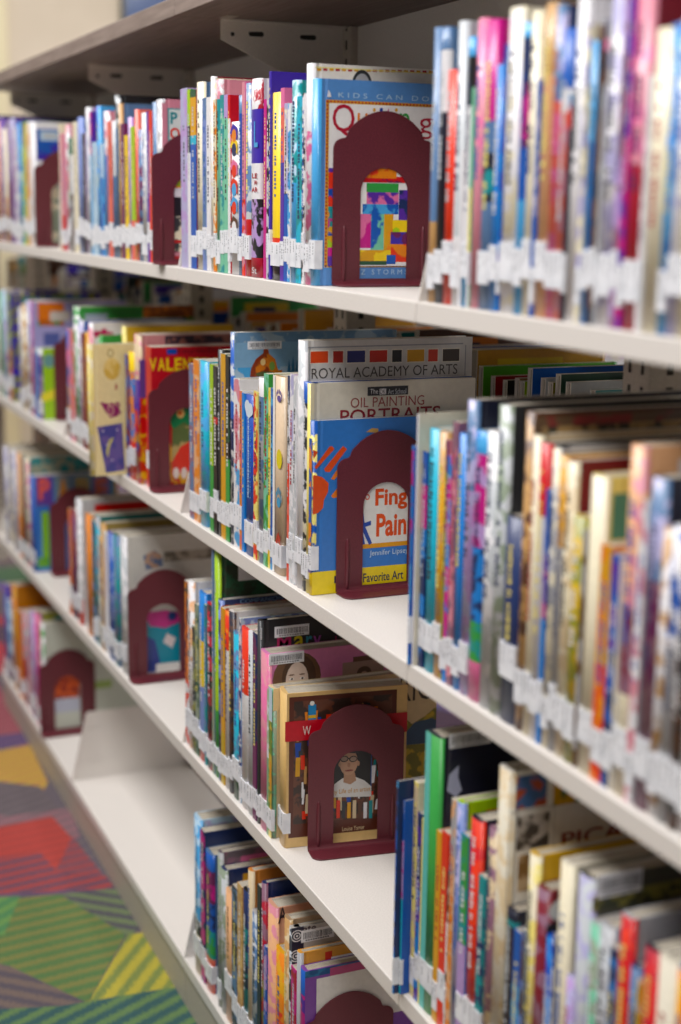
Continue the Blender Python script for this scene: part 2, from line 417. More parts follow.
@special('po')
def _(bk, root, rec):
    f = F(bk, root)
    pxrect(bk, f, 163, 103, 168.5, 270, col('rose'), None, 1)
    pxrect(bk, f, 168, 108, 200, 141, col('5fa6a8'), None, 1); pxrect(bk, f, 169.5, 109.5, 200, 139.5, col('dfe6e0'), None, 2)
    pxtext(bk, f, 'P', 170.5, 112, 177.5, 124, col('teal'), 3, .03); pxtext(bk, f, 'O', 170, 127.5, 180, 139, col('scarlet'), 3, .03)
    pxrect(bk, f, 170, 141, 200, 190, col('lime'), col('orange')[:3]+(1,), 1); pxrect(bk, f, 170, 188, 200, 197, col('white'), None, 2); pxrect(bk, f, 170, 197, 200, 216, col('black'), None, 2)
    pxrect(bk, f, 170, 216, 200, 252, col('charcoal'), col('cream')[:3]+(1,), 2); pxrect(bk, f, 170, 240, 200, 243, col('red'), None, 3); pxrect(bk, f, 170, 256, 200, 268, col('red'), None, 2)
@special('purple_tag')
def _(bk, root, rec):
    f = F(bk, root)
    pxrect(bk, f, 37, 129, 60, 160, col('violet'), col('blue')[:3]+(1,), 1); pxrect(bk, f, 40, 131, 58, 140.5, col('ice'), None, 2); pxrect(bk, f, 43, 133, 57, 138.5, col('silver'), None, 3)
    pxrect(bk, f, 46, 182, 60, 246, col('cream'), col('sage')[:3]+(1,), 1)
@special('royal')
def _(bk, root, rec):
    f = F(bk, root); g = col('8f9196')
    pxrect(bk, f, 308, 347, 463, 348.3, g, None, 1); pxrect(bk, f, 308, 347, 308.9, 500, g, None, 1); pxrect(bk, f, 461, 345, 462, 480, g, None, 1)
    for x0, x1, c in ((310.5, 328, 'd9573a'), (333, 343, 'a83028'), (347, 365, '2c2e6a'), (369.5, 387, 'c0352c'), (392, 401.5, '22242c'), (407, 424, 'd09a2c'), (428, 437.5, 'c83a26'), (442.5, 459, '3a2c24')):
        pxrect(bk, f, x0-.6, 350.5-(x0-310)*.018, x1+.6, 364.2-(x0-310)*.014, col('e2dccd'), None, 1); pxrect(bk, f, x0, 351.6-(x0-310)*.018, x1, 363.2-(x0-310)*.014, col(c), None, 2)
    pxtext(bk, f, 'ROYAL ACADEMY OF ARTS', 311.5, 368.5, 457, 379, col('4a4440'))
@special('oil')
def _(bk, root, rec):
    f = F(bk, root)
    pxrect(bk, f, 367.5, 387, 408, 396, col('2a2c34'), None, 1); pxtext(bk, f, 'The', 370, 389, 378, 394, col('white')); pxrect(bk, f, 379.5, 388.8, 386, 394.5, col('white'), None, 2); pxtext(bk, f, 'DK', 380, 389.4, 385.4, 394, col('black'), 4); pxtext(bk, f, 'Art School', 388, 389, 406, 394.2, col('silver'))
    pxtext(bk, f, 'OIL PAINTING', 350.5, 398, 424, 408, col('9a4a48')); pxtext(bk, f, 'PORTRAITS', 340, 410, 440, 424, col('8e3038'), 3, .01)
    bk.rect(.0015, 0, .006, bk.h, col('e2d8b8'), None, 1)
@special('finger')
def _(bk, root, rec):
    f = F(bk, root); red = col('e2603c')
    pxrect(bk, f, 305, 573, 470, 600, col('f0d428'), None, 1)
    a = f(320, 576)[1]
    # the palm print with its fingers
    pxpoly(bk, f, [(308, 480), (314, 475), (322, 477), (328.5, 483), (328, 492), (324, 500), (323, 508), (318, 513), (308, 516)], red, None, 1)
    for p in ([(314.5, 467), (316, 469.5), (334.5, 449), (332, 446), (329.5, 446.5)], [(324, 469), (325.5, 472), (330, 472), (347, 449), (343, 446)], [(331, 479), (334, 480), (344, 468), (340, 465)], [(331, 496), (333, 498), (340, 497), (345, 487), (338, 487)], [(308, 463), (312, 461.5), (318, 452), (312, 449), (308, 452)]):
        pxpoly(bk, f, p, red if p[0][0] != 331 else col('ea8a4c'), None, 1)
    pxpoly(bk, f, [(366, 432), (372, 428), (378, 428.5), (379, 433)], col('c8a060'), None, 1)
    # the white title panel and what is under it
    pxrect(bk, f, 355, 455, 425, 546.5, col('e8e6e0'), None, 1); pxrect(bk, f, 355, 545, 425, 549.5, col('e0a040'), None, 2)
    pxtext(bk, f, 'Fing', 375, 489, 407, 511, red, 3, .03); pxtext(bk, f, 'Pain', 376, 514, 406, 537, red, 3, .03)
    bk.disc(*f(367.3, 497), .0032, .0035, red, None, 2); bk.disc(*f(367.3, 497), .0018, .002, col('e8e6e0'), None, 3)
    for p in ([(359.5, 512), (363, 510), (365, 527), (361, 528)], [(361, 524), (371, 520.5), (371, 525), (362, 528)], [(361, 528), (365, 526), (372, 543), (369, 545)], [(359, 528), (362, 527), (365, 544), (361, 545)]): pxpoly(bk, f, p, col('3c56a8'), None, 2)
    pxtext(bk, f, 'Jennifer Lipsey', 369.5, 550.5, 408, 557.5, col('cfe0ea')); pxtext(bk, f, 'My', 334, 576, 352, 585.5, col('26304e'), 3, .01); pxtext(bk, f, 'Favorite Art', 363, 573.5, 403, 582.5, col('26304e'), 3, .01)
    bk.rect(.001, bk.h*.13, bk.t-.0008, bk.h*.9, col('blue'), col('orange')[:3]+(1,), 1, 'spine')
@special('fantasy')
def _(bk, root, rec):
    f = F(bk, root)
    pxrect(bk, f, 232, 333, 395, 372, col('86aed0'), None, 1); pxrect(bk, f, 232, 333, 395, 343, col('7398bc'), col('9fb4c6')[:3]+(1,), 2); pxrect(bk, f, 232, 368, 395, 400, col('a9c2d8'), col('sky')[:3]+(1,), 2)
    o = col('cf7a34')
    for p in ([(250, 377), (251, 368), (256, 359), (262, 354), (268, 353), (275, 359), (278, 370), (279, 376)], [(263, 354), (264, 345), (265.5, 339), (267.5, 345), (269, 354)], [(249, 372), (255, 372), (282, 370), (282, 374)]): pxpoly(bk, f, p, o, col('8a3a22')[:3]+(1,), 3)
    bk.disc(*f(263, 362), .0035, .0045, col('e8c890'), None, 4); bk.disc(*f(272, 366), .004, .006, col('7a9a4a'), None, 4); bk.disc(*f(265, 374), .013, .0035, col('5a5a34'), None, 4)
    for x in (287, 291, 295): pxpoly(bk, f, [(x, 372), (x+2, 355+abs(x-291)), (x+4, 372)], col('3c78a8'), None, 3)
    rg = random.Random(1); a = f(247.5, 349.5); b = (f(281.5, 341.5)[0], f(247.5, 341.5)[1]); make_barcode(bk.t, a[0], a[1], b[0], b[1], root, rg)
@special('uc_blue')
def _(bk, root, rec):
    for u, v, r in ((.35, .93, .3), (.7, .915, .32), (.5, .90, .33)): bk.disc(bk.t*u, bk.h*v, bk.t*r, .008, col('d8e4f0'), None, 2, side='spine')
    rg = random.Random(5); z = bk.h*.86
    while z > bk.h*.36:
        l = rg.uniform(.001, .003); bk.rect(bk.t*.4, z-l, bk.t*.55, z, col('ice'), None, 2, 'spine')
        if rg.random() < .7: bk.rect(bk.t*.66, z-l*.8, bk.t*.75, z, col('sky'), None, 2, 'spine')
        z -= l+rg.uniform(.0006, .0014)
@special('hands')
def _(bk, root, rec):
    T, H = bk.t, bk.h
    bk.rect(0.0006, 0, T*.24, H, col('f2f0ec'), None, 1, 'spine')
    def hand(v, c, s=1):
        bk.disc(T*.66, v, T*.2, .008*s, col(c), None, 2, side='spine')
        for i, (u, d) in enumerate(((.42, .010), (.52, .016), (.66, .018), (.8, .015), (.92, .007))): bk.disc(T*u, v+d*s, T*.045, .006*s, col(c), None, 2, side='spine')
    hand(H*.1, 'd8443a', 1.2); hand(H*.37, '4c9fc8', .8); bk.disc(T*.7, H*.59, T*.28, .012, col('e6d434'), None, 2, side='spine'); hand(H*.89, '6a5aa0', .5)
@special('valentine')
def _(bk, root, rec):
    f = F(bk, root)
    pxrect(bk, f, 142, 343, 260, 398, col('c0202c'), None, 1)
    pxtext(bk, f, 'Easy-to-Do', 178, 348.5, 219, 355, col('4a1220')); pxrect(bk, f, 167, 349, 177, 354.5, col('cobalt'), None, 2)
    for i, ch in enumerate('VALENTINES'): pxtext(bk, f, ch, 149.5+i*8.4, 358, 156.8+i*8.4, 371, col('f0cc28'), 3, .03)
    pxrect(bk, f, 142, 398, 260, 490, col('e0a428'), col('c02c28')[:3]+(1,), 1)
    bk.disc(*f(182, 418), .02, .026, col('1f7a4a'), None, 3); bk.disc(*f(180.5, 413), .0065, .008, col('e8ba78'), None, 4); bk.disc(*f(180, 413), .003, .004, col('d86a3c'), None, 5)
    pxpoly(bk, f, [(172, 430), (184, 422), (196, 430), (198, 470), (172, 470)], col('b8a06a'), col('5a6a3a')[:3]+(1,), 4)
    pxpoly(bk, f, [(180, 447), (198, 436), (204, 470), (172, 474), (172, 462)], col('dc3a2c'), None, 5)
    for x in (176, 184, 192): bk.disc(*f(x, 473), .005, .009, col('e8d8d0'), None, 6)
@special('valentine_back')
def _(bk, root, rec):
    T, H = bk.t, bk.h; f = F(bk, root)
    pxrect(bk, f, 138, 333, 260, 336, col('d8b0a8'), None, 1); pxrect(bk, f, 138, 360, 150, 398, col('6a4a90'), None, 1); pxrect(bk, f, 138, 398, 150, 480, col('e0aa30'), col('cc4434')[:3]+(1,), 1); bk.disc(*f(143, 425), .008, .014, col('cc3030'), None, 2); pxrect(bk, f, 165, 336, 250, 344, col('a06a60'), col('3c3040')[:3]+(1,), 2)
    bk.disc(T*.5, H*.42, T*.4, .02, col('cc3030'), None, 2, side='spine'); bk.disc(T*.6, H*.25, T*.3, .008, col('5a4a8a'), None, 2, side='spine')
    bk.poly([(0, H*.5), (T, H*.4), (T, H*.52), (0, H*.62)], col('violet'), None, 1, 'spine')
@special('dragonfly')
def _(bk, root, rec):
    f = F(bk, root); root.location.y
    pxrect(bk, f, 92, 345, 93, 470, col('d8cba4'), None, 1)
    bk.disc(*f(112, 369), .014, .018, col('d8b45c'), col('e8cc84')[:3]+(1,), 1); bk.disc(*f(110.5, 353), .0055, .007, col('a8905c'), None, 1); bk.disc(*f(110.5, 353), .0035, .005, col('e8dcae'), None, 2)
    pxpoly(bk, f, [(115.5, 384), (117, 384), (117, 390), (115, 389)], col('a83040'), None, 1)
    pxpoly(bk, f, [(100, 402), (110, 404), (112, 402), (120, 410), (118, 416), (110, 418), (105, 411)], col('8e2c64'), None, 1); pxtext(bk, f, 'D', 108, 405, 114, 416, col('dcb8a0')); pxtext(bk, f, 'R', 115.5, 402, 121.5, 414, col('8e2c64'), 3, .04)
    pxpoly(bk, f, [(97, 427), (122, 423), (125, 470), (106, 473)], col('4c4c90'), col('6a5a98')[:3]+(1,), 1)
    for x, y in ((103, 431), (107, 445), (117, 430), (112, 460)): bk.disc(*f(x, y), .0014, .0018, col('d8d0e0'), None, 2)
    pxpoly(bk, f, [(106, 452), (109, 440), (114, 437), (110, 446), (108, 458)], col('c8c078'), None, 2)
@special('companion')
def _(bk, root, rec):
    f = F(bk, root); pxtext(bk, f, 'COMPANION TO THE', 240, 599.5, 310, 604, col('8fb0d8')); pxrect(bk, f, 222, 605.5, 330, 612, col('4a4a60'), col('b04a3a')[:3]+(1,), 1)
@special('mary')
def _(bk, root, rec):
    f = F(bk, root)
    for ch, c, x, x1 in (('M', 'a8265a', 277, 291), ('a', 'd8c83a', 294, 304), ('r', '4a9ab0', 306, 312), ('y', 'b05ab0', 313, 321), ('L', 'a8265a', 335, 340)): pxtext(bk, f, ch, x, 636, x1, 649 if ch != 'y' else 653, col(c), 3, .01)
    rg = random.Random(2); a = f(274.5, 638); b = (f(309, 627)[0], f(274.5, 627)[1]); make_barcode(bk.t, a[0], a[1], b[0], b[1], root, rg)
    pxrect(bk, f, 259.5, 628, 262, 640, col('silver'), None, 1)
@special('portrait')
def _(bk, root, rec):
    f = F(bk, root)
    def D(x, y, rx, ry, c, lay, **k):
        u, v = f(x, y); u2, _ = f(x+rx, y); _, v2 = f(x, y-ry); bk.disc(u, v, abs(u2-u), abs(v2-v), col(c), None, lay, **k)
    D(297, 678, 24, 26, '6b4e3a', 1); D(299, 677, 17, 22, '4a3427', 2); D(297, 682, 11.5, 20, 'dcc8bc', 3)
    D(291.5, 679, 2.4, 1.2, 'f0ece8', 4); D(302, 678, 2.4, 1.2, 'f0ece8', 4); D(291.8, 679, 1.1, 1.1, '3c302c', 5); D(302.2, 678, 1.1, 1.1, '3c302c', 5)
    D(291.5, 675, 3, .7, '6b4e3a', 4); D(302, 674, 3, .7, '6b4e3a', 4); D(296.5, 684, 1.2, 3.2, 'c8aa9a', 4); D(296.5, 690, 3.4, 1.2, 'b06a68', 4)
    pxrect(bk, f, 342, 663, 383, 700, col('a58a80'), None, 1); D(364, 672, 7, 6, '5a4538', 2); D(364, 677, 4.6, 6, 'c8a898', 3); pxrect(bk, f, 353, 657, 376, 662, col('6a4c3c'), None, 1)
    rg = random.Random(3); a = f(269, 665.5); b = (f(304, 654.5)[0], f(269, 654.5)[1]); make_barcode(bk.t, a[0], a[1], b[0], b[1], root, rg)
@special('landscape')
def _(bk, root, rec):
    T, H = bk.t, bk.h
    f = F(bk, root)
    pxrect(bk, f, 266, 690, 470, 712, col('dcc8a0'), None, 1); pxpoly(bk, f, [(380, 716), (400, 714), (412, 724), (425, 716), (434, 708), (460, 700), (460, 850), (380, 850)], col('7a7a38'), col('c8b04a')[:3]+(1,), 2)
    pxpoly(bk, f, [(405, 733), (415, 722), (432, 718), (446, 724), (440, 742), (405, 745)], col('3c5a78'), None, 3); pxtext(bk, f, 'AMERICA', 352, 683, 447, 709, col('3a3430'), 4)
    bk.rect(0.0006, 0, T*.45, H*.52, col('7fa884'), None, 1, 'spine'); bk.rect(T*.3, H*.78, T, H, col('c8dce8'), None, 1, 'spine'); bk.rect(0.0006, H*.52, T*.4, H*.98, col('a8c0a0'), col('dfe6ea')[:3]+(1,), 1, 'spine')
    bk.rect(T*.4, H*.12, T, H*.78, col('6a8a3a'), col('cdb04a')[:3]+(1,), 2, 'spine'); bk.disc(T*.75, H*.42, T*.2, .02, col('d89a3a'), None, 3, side='spine'); bk.rect(T*.4, 0, T, H*.12, col('4a7a4a'), col('lemon')[:3]+(1,), 2, 'spine')
@special('studio')
def _(bk, root, rec):
    f = F(bk, root)
    bk.rect(.0035, .0, bk.w, bk.h, col('e0bd84'), None, 1)
    q = [f(288.5, 697.5), f(397, 690), f(398, 828), f(301, 838)]
    u0, u1 = q[0][0]+.001, f(397, 692)[0]; v1 = q[0][1]; v0 = f(301, 837)[1]
    bk.rect(u0, v0, u1, v1, col('5a2c1e'), None, 2); bk.rect(u0+.006, v0+.018, u1-.006, v1-.006, col('3a2a24'), col('6a4030')[:3]+(1,), 3)
    rg = random.Random(8); cs = ['orange', 'cobalt', 'beige', 'scarlet', 'charcoal', 'tan', 'gold', 'white', 'brown', 'teal']
    for i in range(120):                                   # paint tubes, brushes and jars in the cabinet
        u = rg.uniform(u0+.008, u1-.014); v = rg.uniform(v0+.02, v1-.034); c = rg.choice(cs)
        w_ = rg.uniform(.0018, .006); hh = rg.uniform(.01, .026); bk.poly([(u, v), (u+w_, v), (u+w_+rg.uniform(-.002, .002), v+hh), (u+rg.uniform(-.002, .002), v+hh)], col(c), None, 4)
    a, b = f(308, 722), f(316, 704); bk.rect(a[0], a[1], b[0], b[1], col('3a8ac0'), None, 5); bk.rect(a[0], a[1]+.005, b[0], a[1]+.009, col('e0b030'), None, 6); bk.disc(*f(312, 703), .003, .003, col('e8e4dc'), None, 6)
    r0, r1 = f(281, 742), f(281, 722)
    bk.rect(.0008, r0[1], bk.w, r1[1], col('c8202e'), None, 7); pxtext(bk, f, 'W', 302.5, 726, 310.5, 735, col('ece0d8'), 8)
    # photograph of a man in cap and glasses (opening of the bookend)
    p0, p1 = f(325, 798), f(372, 742); bk.rect(p0[0], p0[1], p1[0], p1[1], col('3a5a96'), None, 7); bk.rect(p0[0]+.0012, p0[1]+.0012, p1[0]-.0012, p1[1]-.0012, col('141418'), None, 8)
    def D(x, y, rx, ry, c, lay, **k):
        u, v = f(x, y); u2, _ = f(x+rx, y); _, v2 = f(x, y-ry); bk.disc(u, v, abs(u2-u), abs(v2-v), col(c), None, lay, **k)
    pxpoly(bk, f, [(333, 797), (334, 784), (342, 778), (354, 776), (364, 780), (371, 786), (371, 796)], col('d8d6d2'), None, 9); pxpoly(bk, f, [(343, 782), (344, 770), (354, 770), (356, 780), (350, 784)], col('b08a70'), None, 10)
    D(348.5, 762, 9, 13, 'bd967c', 10); D(339.6, 764, 1.4, 2.6, 'b08a70', 10); D(358, 763, 1.4, 2.6, 'b08a70', 10)
    pxpoly(bk, f, [(337, 755), (339, 749), (348, 746), (357, 748), (359, 753), (348, 752.5)], col('26242a'), None, 11)
    for x in (344, 353): D(x, 758.5, 4.2, 3.2, '1c1a1c', 11); D(x, 758.5, 3.2, 2.3, 'a08878', 12)
    pxrect(bk, f, 347.8, 757.6, 349.4, 758.6, col('1c1a1c'), None, 12); D(348.5, 764.5, 1.5, 2.4, 'a87e66', 12); D(348.7, 770, 4.2, .9, '8a4a44', 12)
    pxtext(bk, f, 'my Life of an artist', 331, 789.5, 370, 795.5, col('c8902c'), 12)
    for i in range(7): pxrect(bk, f, 336+i*5.4, 800 + (i % 3), 339.5+i*5.4, 818, col(['scarlet', 'charcoal', 'gold', 'beige', 'brown', 'white', 'teal'][i]), None, 7)
    pxtext(bk, f, 'Louise Yamer', 342, 826.5, 364, 830.8, col('e0c8a0'), 9)
@special('quartet')
def _(bk, root, rec):
    f = F(bk, root)
    pxrect(bk, f, 505, 770, 507, 905, col('b8b4ae'), None, 1)
    for x0, y0, x1, y1, c, a in ((515, 777, 546, 810, '4a6a98', 'b05a44'), (516, 817, 548, 851, '4a4440', 'b8b0a8'), (553, 778, 590, 806, '3a6a44', 'd0a030'), (517, 856, 548, 892, '8a6a44', 'c8b090')): pxrect(bk, f, x0, y0, x1, y1, col(c), col(a)[:3]+(1,), 2)
    pxrect(bk, f, 549.5, 770, 551, 900, col('c4c0ba'), None, 1); pxrect(bk, f, 511, 812, 640, 814, col('c4c0ba'), None, 1)
    pxtext(bk, f, 'PICASSO', 561, 833, 670, 848, col('8a2c30'), 3, .015)
@special('moon')
def _(bk, root, rec):
    f = F(bk, root)
    pxpoly(bk, f, [(447, 791), (449, 775), (459, 765), (458, 777), (462, 790), (456, 797)], col('b0b4cc'), None, 1)
    pxrect(bk, f, 448, 733, 492, 750, col('2a2a36'), None, 1); rg = random.Random(6); a = f(449, 749); b = (f(491, 734)[0], f(449, 734)[1]); make_barcode(bk.t, a[0], a[1], b[0], b[1], root, rg)
    bk.rect(0.0006, 0, bk.t*.42, bk.h, col('6cc4bc'), None, 1, 'spine')
@special('maroon_tag')
def _(bk, root, rec):
    f = F(bk, root); u, v = f(555, 902); bk.disc(u+.012, v-.008, .018, .011, col('silver'), None, 2); bk.rect(u+.004, v-.011, u+.02, v-.005, col('8a8a90'), None, 3); pxrect(bk, f, 545, 925, 700, 945, col('black'), None, 1)
@special('olive_bar')
def _(bk, root, rec):
    f = F(bk, root); rg = random.Random(9); a = f(597, 899); b = (f(642, 876)[0], f(597, 876)[1]); make_barcode(bk.t, a[0], a[1], b[0], b[1], root, rg)
    pxrect(bk, f, 592, 897, 680, 912, col('8a8444'), col('3a4030')[:3]+(1,), 1)
@special('paper')
def _(bk, root, rec):
    f = F(bk, root)
    pxrect(bk, f, 29, 461, 80, 475, col('5a88a0'), col('c0b8a0')[:3]+(1,), 1); pxrect(bk, f, 29, 461, 44, 474, col('d8a03a'), col('c05a2c')[:3]+(1,), 2)
    for i, (ch, c) in enumerate(zip('PAPER', ('e87060', 'd08a3a', 'b89a60', 'c86a50', 'c8a040'))):
        x = 36+i*19; pxrect(bk, f, x, 476, x+17, 506, col(('6a4a9a', '7a909a', '8a9a8a', '7a6a9a', '5a8a9a')[i]), None, 1); pxtext(bk, f, ch, x+3, 479, x+14, 500, col(c), 3, .04)
    pxrect(bk, f, 43, 512, 50, 560, col('8ac040'), None, 1); pxrect(bk, f, 38, 558, 50, 568, col('6aa83c'), None, 1); pxrect(bk, f, 36, 572, 60, 582, col('5a9ad0'), col('d86a8a')[:3]+(1,), 1)
@special('lavender_orange')
def _(bk, root, rec):
    f = F(bk, root); pxrect(bk, f, 38, 303, 64.5, 325, col('e07a28'), None, 1); pxrect(bk, f, 38, 320, 64.5, 326, col('c0602c'), col('4a8a4a')[:3]+(1,), 2); pxrect(bk, f, 50, 311.5, 70, 321, col('d0c8c0'), None, 3)
    pxrect(bk, f, 44, 333, 60, 346, col('5a64a0'), None, 1)
@special('lime_cover')
def _(bk, root, rec):
    f = F(bk, root); u, v = f(49, 361); bk.disc(u, v, .012, .014, col('6a9a98'), None, 1); pxpoly(bk, f, [(39, 395), (56, 388), (56, 398), (39, 404)], col('e8dc50'), None, 1)
@special('green_tag')
def _(bk, root, rec):
    f = F(bk, root); pxrect(bk, f, 85, 312, 108, 318, col('a8b8b8'), None, 1); pxrect(bk, f, 85, 311.3, 160, 314, col('2f7a3a'), None, 1); pxrect(bk, f, 143, 306, 200, 318, col('c8702c'), col('8a4a24')[:3]+(1,), 1); pxrect(bk, f, 86, 314, 107, 320, col('9aa6b4'), None, 2)
@special('white_flower')
def _(bk, root, rec):
    f = F(bk, root)
    for dx, dy in ((0, 0), (7, -2), (13, 1), (6, 4)): u, v = f(97+dx, 334+dy); bk.disc(u, v, .007, .006, col('c02a62'), None, 1)
    pxrect(bk, f, 92, 345, 98, 355, col('e8c83c'), None, 1)
@special('blue_art')
def _(bk, root, rec):
    bk.rect(.03, bk.h-.05, .1, bk.h-.02, col('d8a050'), col('1c2c54')[:3]+(1,), 1); bk.rect(.0, bk.h-.012, bk.w, bk.h-.003, col('c0bcd0'), None, 1)
@special('green_dots')
def _(bk, root, rec):
    for u in (.022, .062, .102, .142): bk.disc(u, bk.h-.045, .014, .019, col('33481f'), None, 1); bk.disc(u, bk.h-.1, .014, .019, col('33481f'), None, 1)
@special('peach_a')
def _(bk, root, rec):
    f = F(bk, root); pxtext(bk, f, 'A', 278, 905, 287, 924, col('2c2430'), 3, .02)
@special('spirals')
def _(bk, root, rec):
    f = F(bk, root); pxrect(bk, f, 303, 924, 380, 960, col('b8b4b0'), None, 1); pxrect(bk, f, 288, 925, 303, 1024, col('20243e'), None, 1)
    pxrect(bk, f, 288, 922, 400, 926, col('d8843a'), None, 2)
    for (x, y) in ((297, 936), (296, 956)):
        u, v = f(x, y)
        for r, c in ((.0085, 'white'), (.007, '20243e'), (.005, 'white'), (.0035, '20243e'), (.0016, 'white')): bk.disc(u, v, r, r*.95, col(c), None, 2+int((.009-r)*1000)//2)
    rg = random.Random(12); a = f(301, 943); b = (f(334, 931)[0], f(301, 931)[1]); make_barcode(bk.t, a[0], a[1], b[0], b[1], root, rg)
    pxtext(bk, f, 'ate', 303, 926.5, 316, 933, col('403040'), 4, .02)
@special('orange_bar')
def _(bk, root, rec):
    f = F(bk, root); pxrect(bk, f, 325, 952, 332, 962, col('c8443a'), None, 1); rg = random.Random(13); a = f(331, 967); b = (f(358, 957)[0], f(331, 957)[1]); make_barcode(bk.t, a[0], a[1], b[0], b[1], root, rg)
@special('blue_purple')
def _(bk, root, rec):
    f = F(bk, root); pxrect(bk, f, 298, 966, 315, 1030, col('7a4a9a'), None, 1); pxrect(bk, f, 298, 965, 420, 980, col('2f6f98'), col('1f4f80')[:3]+(1,), 2); pxrect(bk, f, 330, 968, 420, 980, col('b0507a'), None, 3); pxrect(bk, f, 316, 979, 420, 1030, col('dcd8d4'), None, 4)
@special('white_blue_art')
def _(bk, root, rec):
    f = F(bk, root); pxrect(bk, f, 142, 628, 175, 655, col('dfe8ea'), None, 1)
    pxpoly(bk, f, [(145, 616), (150, 612), (165, 610), (178, 612), (180, 622), (165, 628), (150, 626)], col('cc4a92'), None, 5); bk.disc(*f(172, 616), .008, .008, col('26407c'), None, 6)
    pxpoly(bk, f, [(145, 616), (150, 627), (180, 620), (180, 682), (146, 682)], col('2790a8'), None, 4); pxpoly(bk, f, [(146, 636), (155, 640), (160, 660), (160, 682), (146, 682)], col('3c4a94'), None, 5)
    pxpoly(bk, f, [(167, 633), (176, 638), (172, 648), (163, 642)], col('e8dada'), None, 6); pxrect(bk, f, 156, 664, 180, 672, col('ece8e4'), None, 6)
    pxpoly(bk, f, [(143, 556), (155, 550), (162, 556), (163, 566), (146, 570)], col('c4a088'), col('6a7a9a')[:3]+(1,), 1); pxrect(bk, f, 164, 552, 215, 562, col('b0a89c'), col('7a7468')[:3]+(1,), 1)
@special('garden')
def _(bk, root, rec):
    f = F(bk, root); pxrect(bk, f, 50, 655, 80, 672, col('a8bcb0'), None, 1); pxrect(bk, f, 50, 664, 80, 700, col('c85a30'), col('8a2c24')[:3]+(1,), 2); pxrect(bk, f, 50, 700, 80, 714, col('b8bccc'), None, 2)
    pxrect(bk, f, 88, 682, 112, 690, col('9ab068'), None, 1)
@special('starburst')
def _(bk, root, rec):
    f = F(bk, root); pxrect(bk, f, 585, 425, 690, 450, col('3a3430'), col('6a5a34')[:3]+(1,), 1)
@special('cream_green')
def _(bk, root, rec):
    f = F(bk, root); pxrect(bk, f, 611, 494, 690, 540, col('5a9078'), None, 1)
@special('floral')
def _(bk, root, rec):
    bk.rect(0.001, bk.h-.05, bk.w, bk.h-.004, col('6a5440'), col('8a3a3c')[:3]+(1,), 1); bk.rect(.01, bk.h-.035, bk.w-.03, bk.h-.012, col('b09468'), col('3a3a30')[:3]+(1,), 2)

BAYN = {}

# ---------------------------------------------------------------- the rows of books (spine plane measured on the photograph, far to near in every row)
R = {}
R['A1'] = '''
432.6 28.8 slate>.7 tan | slate | w=.2
439.5 28.8 slate>.08 white>.3 midnight | slate | w=.19
446.8 71 scarlet | black | w=.17
456.8 22.7 silver>.75 white | silver |
461.5 150 white | white | S
467.4 38 sky>.07 black>.25 white>.8 sky | black |
472 88 mint>.45 lemon>.75 white | mint | S
476.5 19.7 pink~rose>.55 rose | magenta | w=.2
485 22 magenta>.34 slate>.45 teal~midnight>.62 slate | magenta | w=.21
495 66 azure | azure |
504.3 45 violet~azure | blue | w=.18
507.3 9.7 cream~white | ivory | w=.2
521.5 24 sky>.05 navy>.2 magenta~plum>.42 blue>.6 sky | navy |
530.5 13 cream | cream | w=.19
537 80 blue~lavender | blue | S
544 5 tan>.22 peach | tan | w=.19
555.3 6 lavender~slate>.3 salmon~pink | navy | w=.2
562 30 blue>.2 white>.28 rose~salmon | blue |
569 95 red~sky>.15 midnight | midnight |
576.3 0 white | white | w=.2
586 25 cream~lavender | cream |
591 42 sky>.35 azure | brown |
599.5 20 gray>.02 brown~midnight | gray |
605 40 pink>.04 midnight>.1 brown>.15 gray~silver | gray |
611 -8 white~lavender | lavender | w=.2
624.7 -10 lilac~mauve | lilac |
631 -6 magenta~purple | magenta |
636.5 -5 rose~pink>.5 cardinal | maroon | w=.2
647.5 76 white | white |
655 30 cream | maroon | w=.2
672 25 azure~sky | azure |
681 20 white~lavender | white |
692 10 cream |  |
704 30 violet |  |
716 15 red |  |
730 5 teal |  |
744 10 white |  |
'''
R['A2'] = '''
178.2 90 lilac~lavender | lilac | S
186.8 90 lime>.2 black>.35 white | green | S
189.8 91 forest>.04 gold>.25 turquoise>.3 blue | maroon | S
195.3 83.2 cream~ivory | slate | w=.19
201.8 98.7 periwinkle~slate | slate | S
206 98 white | white | S
209.7 77.2 cream~white | maroon | w=.2 #=lines
212.8 100 orange~cream | orange | S
215.3 80.4 rose~white>.1 teal>.26 mint | rose |
219.6 95.8 teal>.1 mint~teal | teal | S
223.7 95.5 lilac>.13 mint | lilac | S
227.5 95.5 red>.13 white | red |
229.8 122.7 white | white | #=alphabet
237.5 96 slate>.1 cobalt>.8 slate | blue | w=.18
241.8 82.4 rose>.6 scarlet~rose | pink | S
244.6 84 slate~silver>.7 red | slate |
249.6 80.2 cardinal~white>.15 violet>.42 white>.6 black~lilac>.9 cardinal | white | w=.2 #=ballet
263.6 100 magenta | magenta | S n
266.6 100 black~silver | charcoal | S
269 71.9 violet | violet | w=.2
271 93.7 yellow>.77 scarlet>.82 yellow>.92 black | yellow | H
280.6 88.7 pink>.1 salmon>.38 purple | pink | S
284.2 104 cream~lavender>.5 blue | cream | S
287.8 104 white~sky | white | S
290.5 81.3 ice~teal>.5 sky | teal | w=.18
296.8 97 turquoise~teal | turquoise | S
302.3 94 white~charcoal | white | S
305.3 64.5 white>.3 white~pink | e6e0d8 | w=.225 #=white_quilt
310.6 79.7 sky | 6492cc | H w=.205 #=quilt
316.6 80.3
'''
